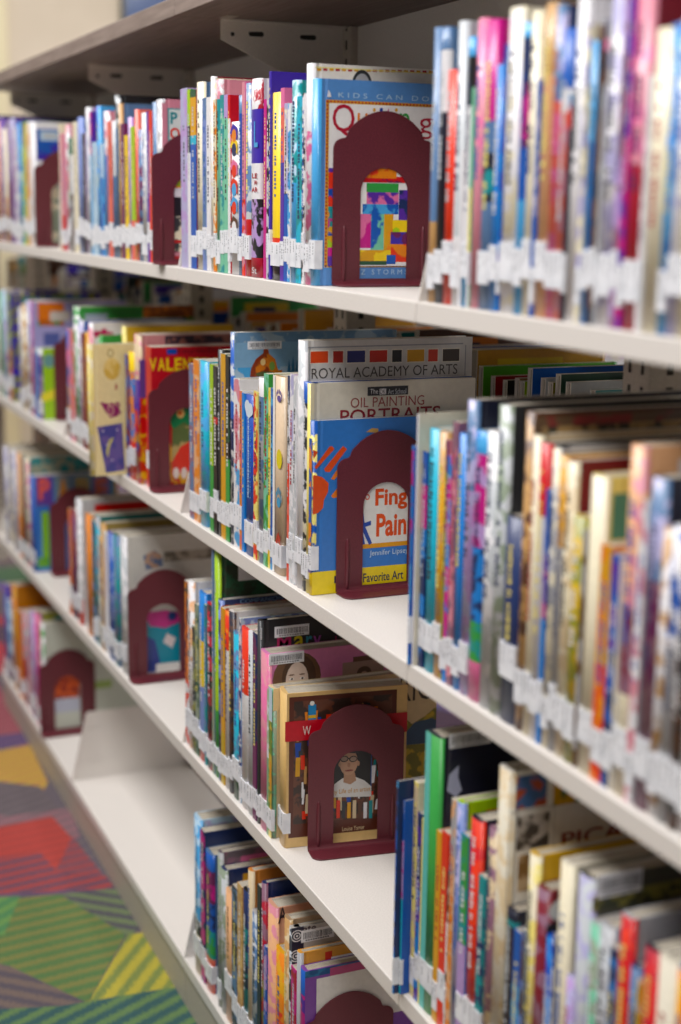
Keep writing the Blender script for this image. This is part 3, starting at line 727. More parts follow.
R['A3'] = '''
56.8 124 cream | cream | S
59.5 134 rose>.7 red | rose | S
64.8 125 rose~white | pink | w=.18
66.9 138 forest>.3 gray~sage | forest |
69.6 155 white>.4 brown~gray | white | S
72.3 122.4 cream | cream | S
76 118 periwinkle | blue |
81.4 134 black | lilac | S
84 108.3 white~silver | lilac | w=.19
88.9 112 magenta~purple>.3 sky | purple | S
91.5 142.7 ice | ice | S
95.3 106.7 azure~sky | sky | w=.19
99.2 144.5 ice>.3 blue~sky | sky | S
102.3 112 rose~white>.3 periwinkle | rose |
107 122 salmon | salmon | S
110.5 121.6 silver>.4 slate | silver | w=.17
113.5 96 silver~charcoal>.2 slate | black | w=.2
117.6 104 tan>.5 gold | slate | w=.22
119.9 124.3 plum | plum | S
124 135.7 yellow | yellow | S
126.8 118 lilac | salmon | w=.2
130 127 lime>.7 salmon | lime | S
133.6 110 salmon | salmon | w=.2
136.6 130 plum~slate | slate |
140 113.7 white~silver | lilac | w=.18
145.9 112 purple | purple | S
148.3 112 scarlet | scarlet | S
151 103 slate | slate | w=.2
154.6 100.5 white~gray | rose | H w=.205 #=po
161 101
'''
R['A4'] = '''
-22 112 teal | teal |
-16 118 white~rose | |
-11 116 navy | |
-6 122 peach | |
-2 119 purple~lilac | purple |
1.3 129 cream>.6 peach~beige | cream |
6 121 gray~lilac>.5 plum | lilac | S
9 119 lavender>.4 purple | purple | w=.2
12.5 128 lilac~white | white | S
15.8 123 azure~sky>.4 ice~sky | sky |
20.8 121.6 forest>.2 mint~lime | green | S
23.8 124 lemon>.3 gold | gold | S
26.6 122 white~peach | white | S
29 122.7 white | white | H w=.2 #=purple_tag
35.8 123.2
'''
R['B1'] = '''
411.5 445.8 azure~magenta>.5 blue~sky | blue | S w=.17 y=-.002
416.3 413.5 white | ivory | w=.215 y=.001
421 450.6 navy~blue>.15 magenta>.35 navy~azure | navy | S
428.2 428 turquoise | turquoise | lz=.02
437.8 431 tan~gold | tan | w=.18
445.5 440 olive~plum | rose | S
447.8 455.5 azure~magenta | magenta | S
453 421.6 rose~mauve | mauve | S w=.16
458 433 azure | azure | w=.18
466.3 399 lavender~slate>.3 lilac~lavender | midnight | w=.235
474 430 sky~azure>.08 magenta~lilac>.42 azure~navy>.7 green~teal>.85 pink | sky | w=.18
486 430.6 white~silver | white | H n
497.5 404 silver~sage | charcoal | w=.235 n
504.5 514.5 navy | midnight | H lz=.04 w=.17
524.8 411.5 brown~tan | brown | w=.235 #=floral
532.5 435 cream | beige | w=.21
538.8 442 red>.24 white | charcoal | w=.22
546 489 blue>.25 purple~magenta>.5 azure | blue | S
552 447.7 gray~cream | gray | w=.23
558.5 455 gold~tan>.3 gray | gold | w=.23
565.4 460 cream~beige | maroon | w=.2
572 514.5 olive~mustard | mustard | w=.17
583 530 gray~brown | taupe | S
589.5 474 cream | lemon | w=.2 #=cream_green H
601 543.4 orange~gold>.5 orange~scarlet | orange | S
611.7 553.7 blue~purple>.4 navy~blue | blue | S
620 560 silver~cream | white | S
628 444 peach~rose>.45 maroon~mauve>.7 cream | peach | w=.235
640 500 white~rose | silver | S
650 476 lavender~slate>.3 plum~mauve | midnight | w=.2
662 527 tan~white | tan |
671 525 white~blue>.4 gray | white | w=.17
683 520 charcoal~brown | black |
697 480 white | white |
712 500 navy | |
728 470 cream | |
745 470 red | |
'''
R['B2'] = '''
188.5 363.7 mauve~slate | mauve | S
193 359.2 peach~orange | peach | S
198.4 360.3 turquoise~sky | turquoise | H w=.17
209.2 364 lime>.6 green | lime | S
212.9 366 black~charcoal>.3 red>.34 black | black | S
216.8 349.5 charcoal | black | w=.19
220.5 353.6 gold | forest | w=.19 S
225.2 356 black>.2 forest~black>.55 green | black | w=.17 S
229 332.2 silver~blue>.4 white~navy | ice | H w=.232 #=fantasy
233.5 378.3 white~rose>.5 white~sky | white | w=.19 S
239.3 390.7 salmon~orange | white | S
241.6 393 azure | azure | S
244.4 394 cobalt | cobalt | H #=uc_blue
253.4 391 lemon~scarlet | lemon | S
257.2 377 white>.1 slate>.3 gray~slate | silver | w=.18
263.7 373.5 mint~green | green | w=.19 S
268.2 388 yellow~lemon | yellow | S
270.6 388 sky~blue | blue | S
273 375 d8c0a4 | tan | H w=.2 #=hands
287.5 376 navy>.1 black~white>.42 scarlet~salmon | navy | S
289.8 374 lavender~white>.4 white~silver | lilac | S
293.4 376 white~silver | white | S
296.6 340 white~silver>.4 white | cbc8c4 | H w=.218 #=royal
302.6 381.5 blue>.1 white~charcoal>.6 cream~charcoal | blue | w=.212
306.7 383.4 lemon | d8d2c2 | H w=.212 #=oil
309.3 420.5 lemon~blue>.87 yellow | 4a80c8 | H w=.2 #=finger
312.8 420.8
'''
R['B3'] = '''
64.8 328.6 pink~blue>.5 peach~periwinkle | rose |
68.5 329 rose~salmon | rose | S
72 306 green~white | 3d9444 | w=.225 #=green_tag
76.8 320 white~lavender | blue | w=.2
80.5 332.5 maroon | maroon | S
84 331.7 gold | yellow | w=.16
87.4 322.5 white~rose | ece6e6 | w=.225 #=white_flower
98 335 green | green | w=.2 t=.012 y=.02
121 326 lemon | e2ba4c | w=.2 t=.014 y=.042
86 344 lemon~cream | ead9a6 | y=-.051 w=.2 H T t=.016 n #=dragonfly
124.6 354 maroon~blue | maroon | S
127.2 351 yellow>.15 azure~orange>.7 scarlet | gold |
132.6 333.6 rose~beige>.3 violet~purple>.5 gold~red | c88a8c | w=.21 #=valentine_back
145 345.8 red | b41c28 | S w=.18 y=.013 #=valentine
147.3 345.9
'''
R['B4'] = '''
-20 292 sky |  |
-14 285 gold |  |
-8 296 white | |
-3 290 green | |
0 289 ice~lavender | ivory~violet | w=.21
6.5 293 lime~violet>.5 orange~plum | violet~olive | S
17.2 307.5 white~gray | teal | w=.2
20 304 tan~cream | tan |
25 300 white~lavender | lilac | w=.2
28 301 purple~lilac>.4 magenta~red | magenta |
31.2 302 pink~magenta | a8a4d4 | w=.2 #=lavender_orange
33.4 348 ice>.06 azure~blue | sky | S
37 348.2 white>.1 lilac~purple | 9cc832 | w=.17 #=lime_cover
39 348.3
'''
R['C1'] = '''
391 776 sky>.03 navy~blue>.8 azure | navy | w=.16 y=-.01
399 797 blue~periwinkle>.2 lilac~magenta>.5 turquoise | blue | S y=-.004
408.7 776 lemon~beige | cream | w=.18
417.6 812 purple~navy>.4 azure~purple | navy | S
422 818 lemon | lemon | S
424.4 729 green | midnight | H w=.235 #=moon
436.5 830 gold | gold | S
441.8 830 scarlet | red | S
447.5 871 black~white | black | S
449.8 797 peach~gray>.4 orange~peach | ivory | w=.2
456 800 periwinkle~lavender | lime | w=.19
461 832 teal~green>.5 lilac | azure | S
469.6 815 scarlet~red | midnight | w=.19
478.5 874 teal>.2 teal~navy | teal | S
487.5 826 beige~mauve | mauve | H
497.5 765 ivory~beige | e0dcd4 | H w=.24 #=quartet
505 906.5 midnight>.05 teal>.08 midnight | midnight | w=.18
513.8 928.7 blue>.3 sky~blue | blue | S
521.5 930 periwinkle~brown | slate |
528 851 lemon~cream | d0a428 | H w=.23
535.5 884 mauve~maroon | 6c2028 | w=.22 #=maroon_tag
545 934 azure~cobalt | cobalt | 
553 937 cobalt~white | navy | S
559 859 cream | ivory | w=.2
565.5 975 lavender~lilac | lavender |
577.3 870.6 lavender~silver | 4a4a40 | H w=.22 #=olive_bar
589 919 sage~mint | gray | w=.19
598 921 gray~silver | gray~slate |
610 945 navy~azure | gray | S
619.6 912 scarlet~red>.4 beige | gray | w=.2
629 964 navy~slate | navy |
637 980 mustard~beige | gold |
643.5 944 cardinal~red | midnight | w=.2
657 953 ivory | ivory~slate | w=.18
676 966 gold~orange | slate |
690 950 blue | |
704 940 white | |
722 950 maroon | |
742 950 maroon | |
'''
R['C2'] = '''
182.8 578.8 orange~charcoal>.6 scarlet~white | white | S
187.4 580 white~peach | e4e2e4 | w=.2
191.7 625.7 olive~charcoal | forest | S
194.5 603.4 forest~sage | sage | S
197.6 590.5 azure>.28 yellow>.55 periwinkle>.87 scarlet | azure | w=.17
203.5 604 teal~slate | teal | S
205.5 602 cardinal~black | red |
211.2 549 slate>.5 sage | slate | S w=.2
213.3 548 lime>.7 green | 2c3a28~forest | w=.22
217.2 598.7 navy~periwinkle | navy | w=.22 #=companion
220.4 607 gold>.7 mustard | gold | S
223.9 608.8 orange~scarlet>.22 white | 9a4a2c | w=.2
227.6 609.5 midnight~brown | e4dcd8 | w=.21
232 630.4 turquoise~slate>.8 lemon>.86 forest | slate |
238.6 618 white~navy | ice~periwinkle | w=.18
240.2 625.7 scarlet>.36 white | scarlet | w=.17
246.9 630.5 silver | white | w=.17
252.6 632 navy~plum>.6 plum | navy | S
256.6 619.5 charcoal | 222226 | w=.2 H #=mary
259.3 648.8 pink~rose | d989b8 | w=.215 H #=portrait
267 685 mint~sage | dcc8a0 | w=.232 #=landscape H
278.4 686.4 sand | e0bd84 | H y=.014 w=.16 rz=-8 #=studio
285.4 686
'''
R['C3'] = '''
65.9 507 orange~salmon | orange | S
69.4 508 plum~maroon | maroon |
74.6 497.6 silver~white>.8 scarlet | silver | w=.22 H
84.4 513 orange | orange | w=.17 n
90.9 519 slate~forest | forest | S
94 515 turquoise~gray | 2f7f80 | w=.215
97.5 536.6 cream~gray | tan | S
100 522 gold~tan | a08c50 | w=.215
103 531 white | white | S
106.5 531 periwinkle~blue | violet | w=.22
111.8 532.7 teal~slate | 24604e | w=.21
118.8 533.7 white~silver | d4d2cc | w=.205 H #=white_blue_art
127.4 534.3
'''
R['C4'] = '''
-22 440 cream | | 
-16 442 olive | |
-10 446 purple | |
-4 452 green~olive | gold | w=.2
2.3 445 white~lavender | gray~cream | w=.22
10 448 lavender~white | ivory~gray | w=.22
15.6 451 peach>.6 orange | beige | w=.2
20 455 charcoal | teal | w=.2
23.4 456 cream~rose | a8a890~teal | w=.2
28.5 474.7 blue | 4a7cc4 | w=.19 #=paper
34 475
'''
R['D2'] = '''
192.7 813 sky~ice>.65 white~charcoal>.75 beige | ice~lavender | w=.2
200 828 navy~magenta | navy | w=.17 S
204.2 848 blue>.12 plum~magenta>.35 blue~navy>.55 teal~green>.75 salmon | slate | w=.12
216.7 850 sage~gray | 6a6068~mauve | w=.225 H
219.9 866 sage~silver | navy | w=.2
224.3 887.4 peach | peach | w=.13 H lz=.045
231.5 884 midnight~slate | midnight | w=.16 S
237 882 tan~sand | tan | S
242 887 navy>.2 teal~navy | black | w=.18
247 868 beige | d08a50 | w=.2
250.6 909 silver~slate | gray | w=.14
257 884 midnight | charcoal | S w=.17
260.8 881 cardinal~mauve>.5 olive~red | navy | w=.19
263.6 945 blue~lilac | blue | S
266.4 899 peach~rose>.7 gold | d8a48c | w=.2 H #=peach_a
274.5 945 gold~orange>.4 scarlet~orange>.65 gold | gold | w=.17 n
283 914.5 tan~beige | a88c70 | w=.2
288.4 925.7 silver~charcoal | b0aca8 | w=.21 #=spirals
290.9 965 cardinal~magenta | magenta | S w=.12
296 950 gray | d89c50 | w=.2 #=orange_bar
299.2 965.8 blue>.15 purple~magenta | 7a4a9a | w=.2 #=blue_purple
304.5 966
'''
R['D4'] = '''
-12 560 white | |
-8 575 violet | |
-3 583 lime~blue | purple | w=.18
2.4 583 purple~blue | purple | w=.2
5.9 599 ice~slate>.7 plum~midnight | white | w=.21
10.5 583 orange~gold | c07c30 | w=.22
16.6 609.6 orange | orange | S
21 611 rose~gray>.5 cardinal | rose |
26 612 white~rose | rose | S
29 609.6 lilac~lavender | lavender |
33.2 612 pink~magenta | pink |
37 611 plum~rose | 8a8a38 | w=.242
39.4 622 white~green | c4c8bc | w=.225 #=garden
41.2 625
'''
GAP = {}
def ends_of():
    out = {}
    for k, txt in R.items(): out[k] = row(k[0], k[1], txt)
    return out
ENDX = ends_of()

# ---------------------------------------------------------------- bookends
def bookend(x, pxl, pyl, shelf, h=.189, w=.124, label='', y=None, rz=0):
    z = ZS[shelf]; y0 = y if y is not None else at(pxl, pyl, x=x+.0045).y
    root = empty('bookend', (x+.0015, y0, z+.0005), math.radians(rz)); P(root, label, 'bookend', 'maroon steel bookends at the ends of the book rows')
    bm = bmesh.new(); k = h/.205
    def arc(cx, cz, r, a0, a1, n, sx=1): return [(cx+sx*r*math.cos(math.radians(a0+(a1-a0)*i/n)), cz+r*math.sin(math.radians(a0+(a1-a0)*i/n))) for i in range(n+1)]
    left = [(0, .002), (0, .160)] + arc(.012, .160, .012, 180, 110, 6)[1:] + arc(.010, .1785, .007, -80, 0, 3)[1:]
    left += [(.0185, .1825), (.021, .1850)]
    top = [(.0225+i*(.124-.045)/12, .1865+(.205-.1865)*math.sin(math.pi*i/12)**.8) for i in range(13)]
    right = [(.124-a, b) for a, b in reversed(left)]
    outer = left + top + right
    o0, o1, hz = .033, .091, .139
    open_ = [(o1, .002)] + [(o1, hz-.029)] + arc((o0+o1)/2, hz-.029, .029, 0, 180, 14)[1:] + [(o0, .002)]
    pts = [(a, b*k) for a, b in outer + open_]
    prism(bm, pts, .0016, 'x', base=0)
    plate = link('upright_plate', bm, [M['bookend']], root)
    bm = bmesh.new()                                    # the foot, with rounded front corners, lying on the shelf
    fp = [(.0016, 0), (.020, 0)] + [(.020+.012*math.sin(math.radians(a)), .012-.012*math.cos(math.radians(a))) for a in (20, 45, 70, 90)] + [(.032, w-.012)] + [(.020+.012*math.sin(math.radians(a)), w-.012-.012*math.cos(math.radians(a))) for a in (110, 135, 160)] + [(.020, w), (.0016, w)]
    prism(bm, fp, .0016, 'z', base=0)
    nn = 5                                              # the curved bend between foot and plate
    sec = [(.0016+.006*(1-math.cos(math.radians(90*i/nn))), .0076-.006*math.sin(math.radians(90*i/nn))) for i in range(nn+1)]
    poly = [(.0016, .0016)] + [(a, b) for a, b in sec]
    prism(bm, [(a, b) for a, b in poly], w-.002, 'y', base=.001)
    link('foot', bm, [M['bookend']], root)
    for yy in (.0135, .1105):
        bm = bmesh.new(); bmesh.ops.create_uvsphere(bm, u_segments=10, v_segments=10, radius=1)
        for v in bm.verts: v.co = Vector((.0016+v.co.x*.0026, yy+v.co.y*.0028, .037*k+(1 if v.co.z > 0 else -1)*(abs(v.co.z)**.4)*.034*k))
        link('stiffening_rib', bm, [M['bookend']], plate, smooth=True)
    bv = root.children[0].modifiers.new('edge', 'BEVEL'); bv.width = .0004; bv.segments = 1; bv.limit_method = 'ANGLE'
    return root
def last_x(key): return ENDX[key]-.0004
bookend(last_x('A2'), 333, 250, 'A', label='maroon bookend with arched opening in front of the blue quilting book, top shelf')
bookend(last_x('A3'), 152.4, 200, 'A', label='maroon bookend on the top shelf beside the cover with large letter P')
bookend(last_x('A4'), 35, 200, 'A', label='maroon bookend farthest along the top shelf, before the purple cover with a tag')
bookend(last_x('B2'), 337.5, 520, 'B', label='maroon bookend in front of the blue finger painting book on the second shelf')
bookend(last_x('B3'), 149, 430, 'B', label='maroon bookend on the second shelf holding the red valentine book')
bookend(last_x('B4'), 54.5, 380, 'B', label='maroon bookend beside the lime green cover on the second shelf')
bookend(last_x('C2')+.003, 309, 780, 'C', rz=-8, label='maroon bookend on the third shelf before the tan book with an artist photo')
bookend(last_x('C3'), 128.5, 640, 'C', label='maroon bookend on the third shelf before the white cover with a teal picture')
bookend(last_x('C4'), 51, 560, 'C', label='maroon bookend on the third shelf before the blue paper craft book')
bookend(last_x('D2'), 303.5, 1010, 'D', label='maroon bookend cut off by the frame edge, before a blue and purple book, bottom shelf')
bookend(last_x('D4'), 39.3, 680, 'D', label='maroon bookend at the start of the empty space on the bottom shelf')

# ---------------------------------------------------------------- shelving
BAYS = [('nearest', 0.0), ('second', -BAY), ('third', -2*BAY), ('farthest', -3*BAY)]
FARB = [('fifth', -4*BAY), ('sixth', -5*BAY)]
SHN = {'A': 'top', 'B': 'second', 'C': 'third', 'D': 'bottom'}
def bracket_mesh(hh, depth=.242, flip=False):
    bm = bmesh.new(); s = .217
    prism(bm, [(.001, .0), (.001+hh*s, hh-.004), (.006+hh*s, hh), (depth, hh), (depth, .0)], .0016, 'x', base=.0004)
    # folded stiffening lip along the slanted front edge
    prism(bm, [(.001, .0), (.0035, .0), (.0035+hh*s, hh-.003), (.001+hh*s, hh-.003)], .0007, 'x', base=.002)
    y = .040; z0, z1 = hh*.25, hh*.78                    # pressed oval
    box(bm, (.002, y, z0), (.0026, y+.003, z1)); box(bm, (.002, y+.016, z0), (.0026, y+.019, z1)); box(bm, (.002, y, z1-.003), (.0026, y+.019, z1)); box(bm, (.002, y, z0), (.0026, y+.019, z0+.003))
    if flip:
        for v in bm.verts: v.co.y = -v.co.y
        bmesh.ops.reverse_faces(bm, faces=bm.faces)
    return bm
def shelf(shelf_key, bname, x0, face=1):
    z = ZS[shelf_key]; base = shelf_key == 'D'
    root = empty('base_shelf' if base else 'wall_shelf' if 0 else 'shelf', (x0, 0 if face == 1 else .55, z)); L = BAY-.0012
    side = 'of the book aisle' if face == 1 else 'on the far side of the rack'
    P(root, f"white steel {SHN[shelf_key]} shelf board in the {bname} bay, {side}", 'shelf', 'white steel shelf boards')
    f = 1 if face == 1 else -1
    bm = bmesh.new(); d = .248
    def yb(a): return a*f
    def bx(a, b, bev=0):
        lo = (a[0], min(yb(a[1]), yb(b[1])), a[2]); hi = (b[0], max(yb(a[1]), yb(b[1])), b[2]); box(bm, lo, hi, 0, bev)
    bx((.0006, 0, -.020), (L, d, 0), .0012)
    link('shelf_board', bm, [M['shelf']], root)
    bm = bracket_mesh(.143 if base else .062, flip=(face != 1)); link('end_bracket', bm, [M['shelf']], root)
    if base and face == 1:
        bm = bmesh.new(); box(bm, (.0006, .004, -z+.0005), (L, .020, -.0205)); link('kick_plate', bm, [M['plinth']], root)
for bname, x0 in BAYS:
    for k in 'ABCD': shelf(k, bname, x0)
    shelf('B', bname, x0, -1)
shelf('A', 'nearest', 0, -1); shelf('A', 'second', -BAY, -1); shelf('A', 'third', -2*BAY, -1); shelf('A', 'farthest', -3*BAY, -1)

for bname, x0 in FARB:
    shelf('B', bname, x0); shelf('B', bname, x0, -1); shelf('A', bname, x0); shelf('A', bname, x0, -1)
def upright(x, lab):
    root = empty('rack_upright', (x, .275, 0)); P(root, lab, 'shelf post', 'beige steel uprights between the two faces of the rack')
    bm = bmesh.new(); box(bm, (-.024, -.024, .0), (.024, .024, 1.484), 0, .002)
    link('post', bm, [M['upright']], root)
    for sx in (-.011, .011):
        bm = bmesh.new()
        for i in range(58):
            z = .03+i*.0254
            if i % 1 == 0: box(bm, (sx-.0022, -.0246, z), (sx+.0022, -.0238, z+.013))
        link('slot_strip', bm, [M['dark']], root)
    bm = bmesh.new()
    for i in range(58): z = .03+i*.0254; box(bm, (.0238, -.004, z), (.0246, .004, z+.013))
    link('side_slot_strip', bm, [M['dark']], root)
for x, l in ((0, 'beige slotted post beside the green and blue books behind the second shelf'), (-BAY, 'beige slotted post rising behind the blue quilting book'), (-2*BAY, 'beige slotted post behind the bookend of the third bay'), (-3*BAY, 'beige slotted post at the dark gap farthest down the rack'), (-4*BAY, 'beige slotted post beyond the farthest visible bay of the rack'), (-5*BAY, 'beige slotted post one bay short of the end of the rack'), (-6*BAY, 'beige slotted post closing the end of the rack')):
    upright(x, l)

# back panel behind the top books
for i, (bname, x0) in enumerate(BAYS):
    root = empty('back_panel', (x0, .262, 0)); P(root, f'beige steel back panel under the wooden top, {bname} bay', 'panel', 'beige back panels under the wooden top')
    bm = bmesh.new(); box(bm, (.0255, 0, 1.18), (BAY-.0255, .004, 1.483)); link('sheet', bm, [M['panel']], root)
    bm = bmesh.new(); box(bm, (.0255, -.006, 1.40), (BAY-.0255, -.0002, 1.404)); link('fold', bm, [M['upright']], root)

# wooden top boards and their brackets
for i, (bname, x0) in enumerate(BAYS):
    root = empty('wooden_top_board', (x0, 0, 1.4845)); P(root, f'gray brown wooden board topping the {bname} bay of the bookcase', 'board', 'wooden boards on top of the bookcase')
    bm = bmesh.new(); box(bm, (.0004, .0, 0), (BAY-.0004, .55, .0255), 0, .0012); link('board', bm, [M['wood']], root)
    bm = bmesh.new(); box(bm, (.012, .06, -.0012), (.05, .075, 0)); link('fixing_plate', bm, [M['plinth']], root)
    br = empty('canopy_bracket', (x0, 0, 1.4845)); P(br, {'nearest': 'beige steel bracket under the wooden top of the nearest bay, hidden behind books', 'second': 'beige bracket with holes under the wooden top above the quilting book', 'third': 'beige bracket under the wooden top above the black and blue books', 'farthest': 'beige bracket under the wooden top, the farthest one down the aisle'}[bname], 'bracket', 'beige brackets carrying the wooden top')
    bm = bmesh.new(); prism(bm, [(.066, -.0005), (.066, -.027), (.155, -.066), (.25, -.100), (.25, -.0005)], .0018, 'x', base=-.0009)
    prism(bm, [(.066, -.0005), (.25, -.0005), (.25, -.0025), (.066, -.0025)], .014, 'x', base=.001)
    plate = link('plate', bm, [M['panel']], br)
    for (y, z, w, h) in ((.118, -.017, .016, .007), (.196, -.017, .018, .007)):
        bm = bmesh.new(); pts = [(y+w/2*(1 if abs(a) < 90 else -1)+h/2*math.cos(math.radians(a)), z+h/2*math.sin(math.radians(a))) for a in (-90.1+180, 135, 180, -135, -90.1, -89, -45, 0, 45, 89)]
        prism(bm, pts, .0003, 'x', base=.0009); link('slot', bm, [M['dark']], plate)
    bm = bmesh.new(); prism(bm, [(.083+.003*math.cos(a*math.pi/6), -.019+.003*math.sin(a*math.pi/6)) for a in range(12)], .0003, 'x', base=.0009); link('hole', bm, [M['dark']], plate)

# ---------------------------------------------------------------- books standing on the far face of the rack
def far_books():
    fr = random.Random(21); sh = ZS['B']
    plan = []   # (px, py, spine, cover, width) of the corner of each cover nearest to us, on the fore-edge plane y=.32
    for px, py, sp, cv, w in ((479, 366, 'green', '62b83e', .21), (491, 376, 'white~red', 'a02028', .15), (503, 380, 'black', 'black', .12), (515, 378, 'tan~peach', 'b08a60', .1), (520, 381, 'lime', 'lime', .1),
                              (528, 368, 'blue', '2a62b8', .215), (541, 378, 'white', 'silver', .12), (548, 382, 'lime~tan', 'olive', .1), (556, 374, 'forest', '284a38', .2), (566, 382, 'white', 'c8c8c8', .18), (590, 390, 'teal', 'teal', .1)):
        p = at(px, py, y=.32); plan.append((p.x, p.z-sh, sp, cv, w, 0))
    for a, b in ((-.74, -.46), (-1.50, -.80), (-2.26, -1.56), (-3.02, -2.31), (-3.78, -3.07)):
        x = a; i = 0
        while x < b:
            t = fr.uniform(.012, .03); c = fr.choice(['navy', 'blue', 'green', 'brown', 'violet', 'orange', 'white', 'teal', 'charcoal', 'cobalt', 'gold'])
            plan.append((x, fr.uniform(.2, .275), c, c, fr.uniform(.16, .215), t)); x += t+.002+fr.choice([0, 0, .02]); i += 1
    plan.sort()
    for i, (x, h, sp, cv, w, t) in enumerate(plan):
        nx = plan[i+1][0] if i+1 < len(plan) else x+.03
        tt = min(nx-x-.001, t or .012)
        if tt < .003: continue
        rec = dict(shelf='B', bay='far', i=i); rng = random.Random(i)
        root = empty('hardcover_book', (x+tt, .32+w, sh+.0005), math.pi)
        # turned round: its spine faces the next aisle, so the board we see is the back one
        bk = Book(tt, w, h, parse_spine(sp), cspec(cv), True, rng)
        if t: bk_c = None
        if rng.random() < .8:
            bm2 = col(rng.choice(['gold', 'white', 'silver', 'orange', 'yellow'])); z0 = h-.05
            vs = [bk.bm.verts.new(v) for v in ((-.0002, w*.35, z0), (-.0002, w*.35, h-.012), (-.0002, w*.85, h-.012), (-.0002, w*.85, z0))]
            fc = bk.bm.faces.new(vs); bk.paint(fc, bm2, None)
            vs = [bk.bm.verts.new(v) for v in ((-.0004, w*.5, z0+.008), (-.0004, w*.5, h-.02), (-.0004, w*.75, h-.02), (-.0004, w*.75, z0+.008))]
            fc = bk.bm.faces.new(vs); bk.paint(fc, col('navy'), None)
        link('cover', bk.bm, [M['cover']], root)
        bm = bmesh.new(); box(bm, (bk.c_+.0001, bk.c_+.004, .0028), (tt-bk.c_-.0001, w-.0028, h-.0028)); link('page_block', bm, [M['pages']], root)
        rec.update(root=root, t=tt, h=h, hard=True, names=names(cv if cv in PAL else sp), key=None); ALL.append(rec)
    f = [r for r in ALL if r['bay'] == 'far']
    for i, r in enumerate(f): r['prev'] = f[i-1]['names'][0] if i else None; r['next'] = f[i+1]['names'][0] if i+1 < len(f) else None
far_books()

# the dark backed bookcases of the next aisle, seen through the gap at the far end
for k, x0 in enumerate((-5.6, -4.1, -2.6)):
    tb = empty('wooden_bookcase', (x0, 1.9, 0)); P(tb, ['dark bookcase of the next aisle, farthest one by the cream wall', 'dark bookcase of the next aisle, middle of its three', 'dark bookcase of the next aisle, beside the pale low bookcase'][k], 'bookcase', 'dark bookcases of the next aisle')
    bm = bmesh.new(); box(bm, (0, 0, 0), (.03, .3, 1.5)); box(bm, (1.44, 0, 0), (1.47, .3, 1.5))
    for zz in (.08, .42, .78, 1.14, 1.5): box(bm, (.031, 0, zz-.025), (1.439, .3, zz))
    link('carcass', bm, [M['wood']], tb)
    bm = bmesh.new(); box(bm, (.0, .301, 0), (1.47, .308, 1.5)); link('back_sheet', bm, [mat('dark_teal_board', col('26383c'), .7)], tb)
# a bookcase in the next aisle, seen through the gap above the far books
q = at(540, 350, y=1.6)
case = empty('low_bookcase', (q.x-.45, 1.6, 0)); P(case, 'pale bookcase in the next aisle seen through the gap over the second shelf', 'bookcase')
bm = bmesh.new()
for zz in (.1, .45, .80, 1.12): box(bm, (0, 0, zz-.02), (.9, .26, zz))
box(bm, (-.02, 0, 0), (0, .26, 1.12)); box(bm, (.9, 0, 0), (.92, .26, 1.12)); link('carcass', bm, [M['shelf']], case)
bm = bmesh.new(); box(bm, (0, .262, .02), (.9, .268, 1.12)); link('back_sheet', bm, [M['upright']], case)
fr = random.Random(3); x = q.x-.44; k = 0
while x < q.x+.42:
    t = fr.uniform(.016, .03); c = fr.choice(['white', 'red', 'rose', 'blue', 'navy', 'cream', 'lilac', 'charcoal', 'salmon', 'sky'])
    rec = dict(shelf='B', bay='next', i=k); build_book(x, t, 1.612, .8015, fr.uniform(.21, .27), .18, c, c, {'q': True}, rec); rec['prev'] = rec['next'] = None
    x += t+.001; k += 1
nx = [r for r in ALL if r['bay'] == 'next']
for i, r in enumerate(nx): r['prev'] = nx[i-1]['names'][0] if i else None; r['next'] = nx[i+1]['names'][0] if i+1 < len(nx) else None

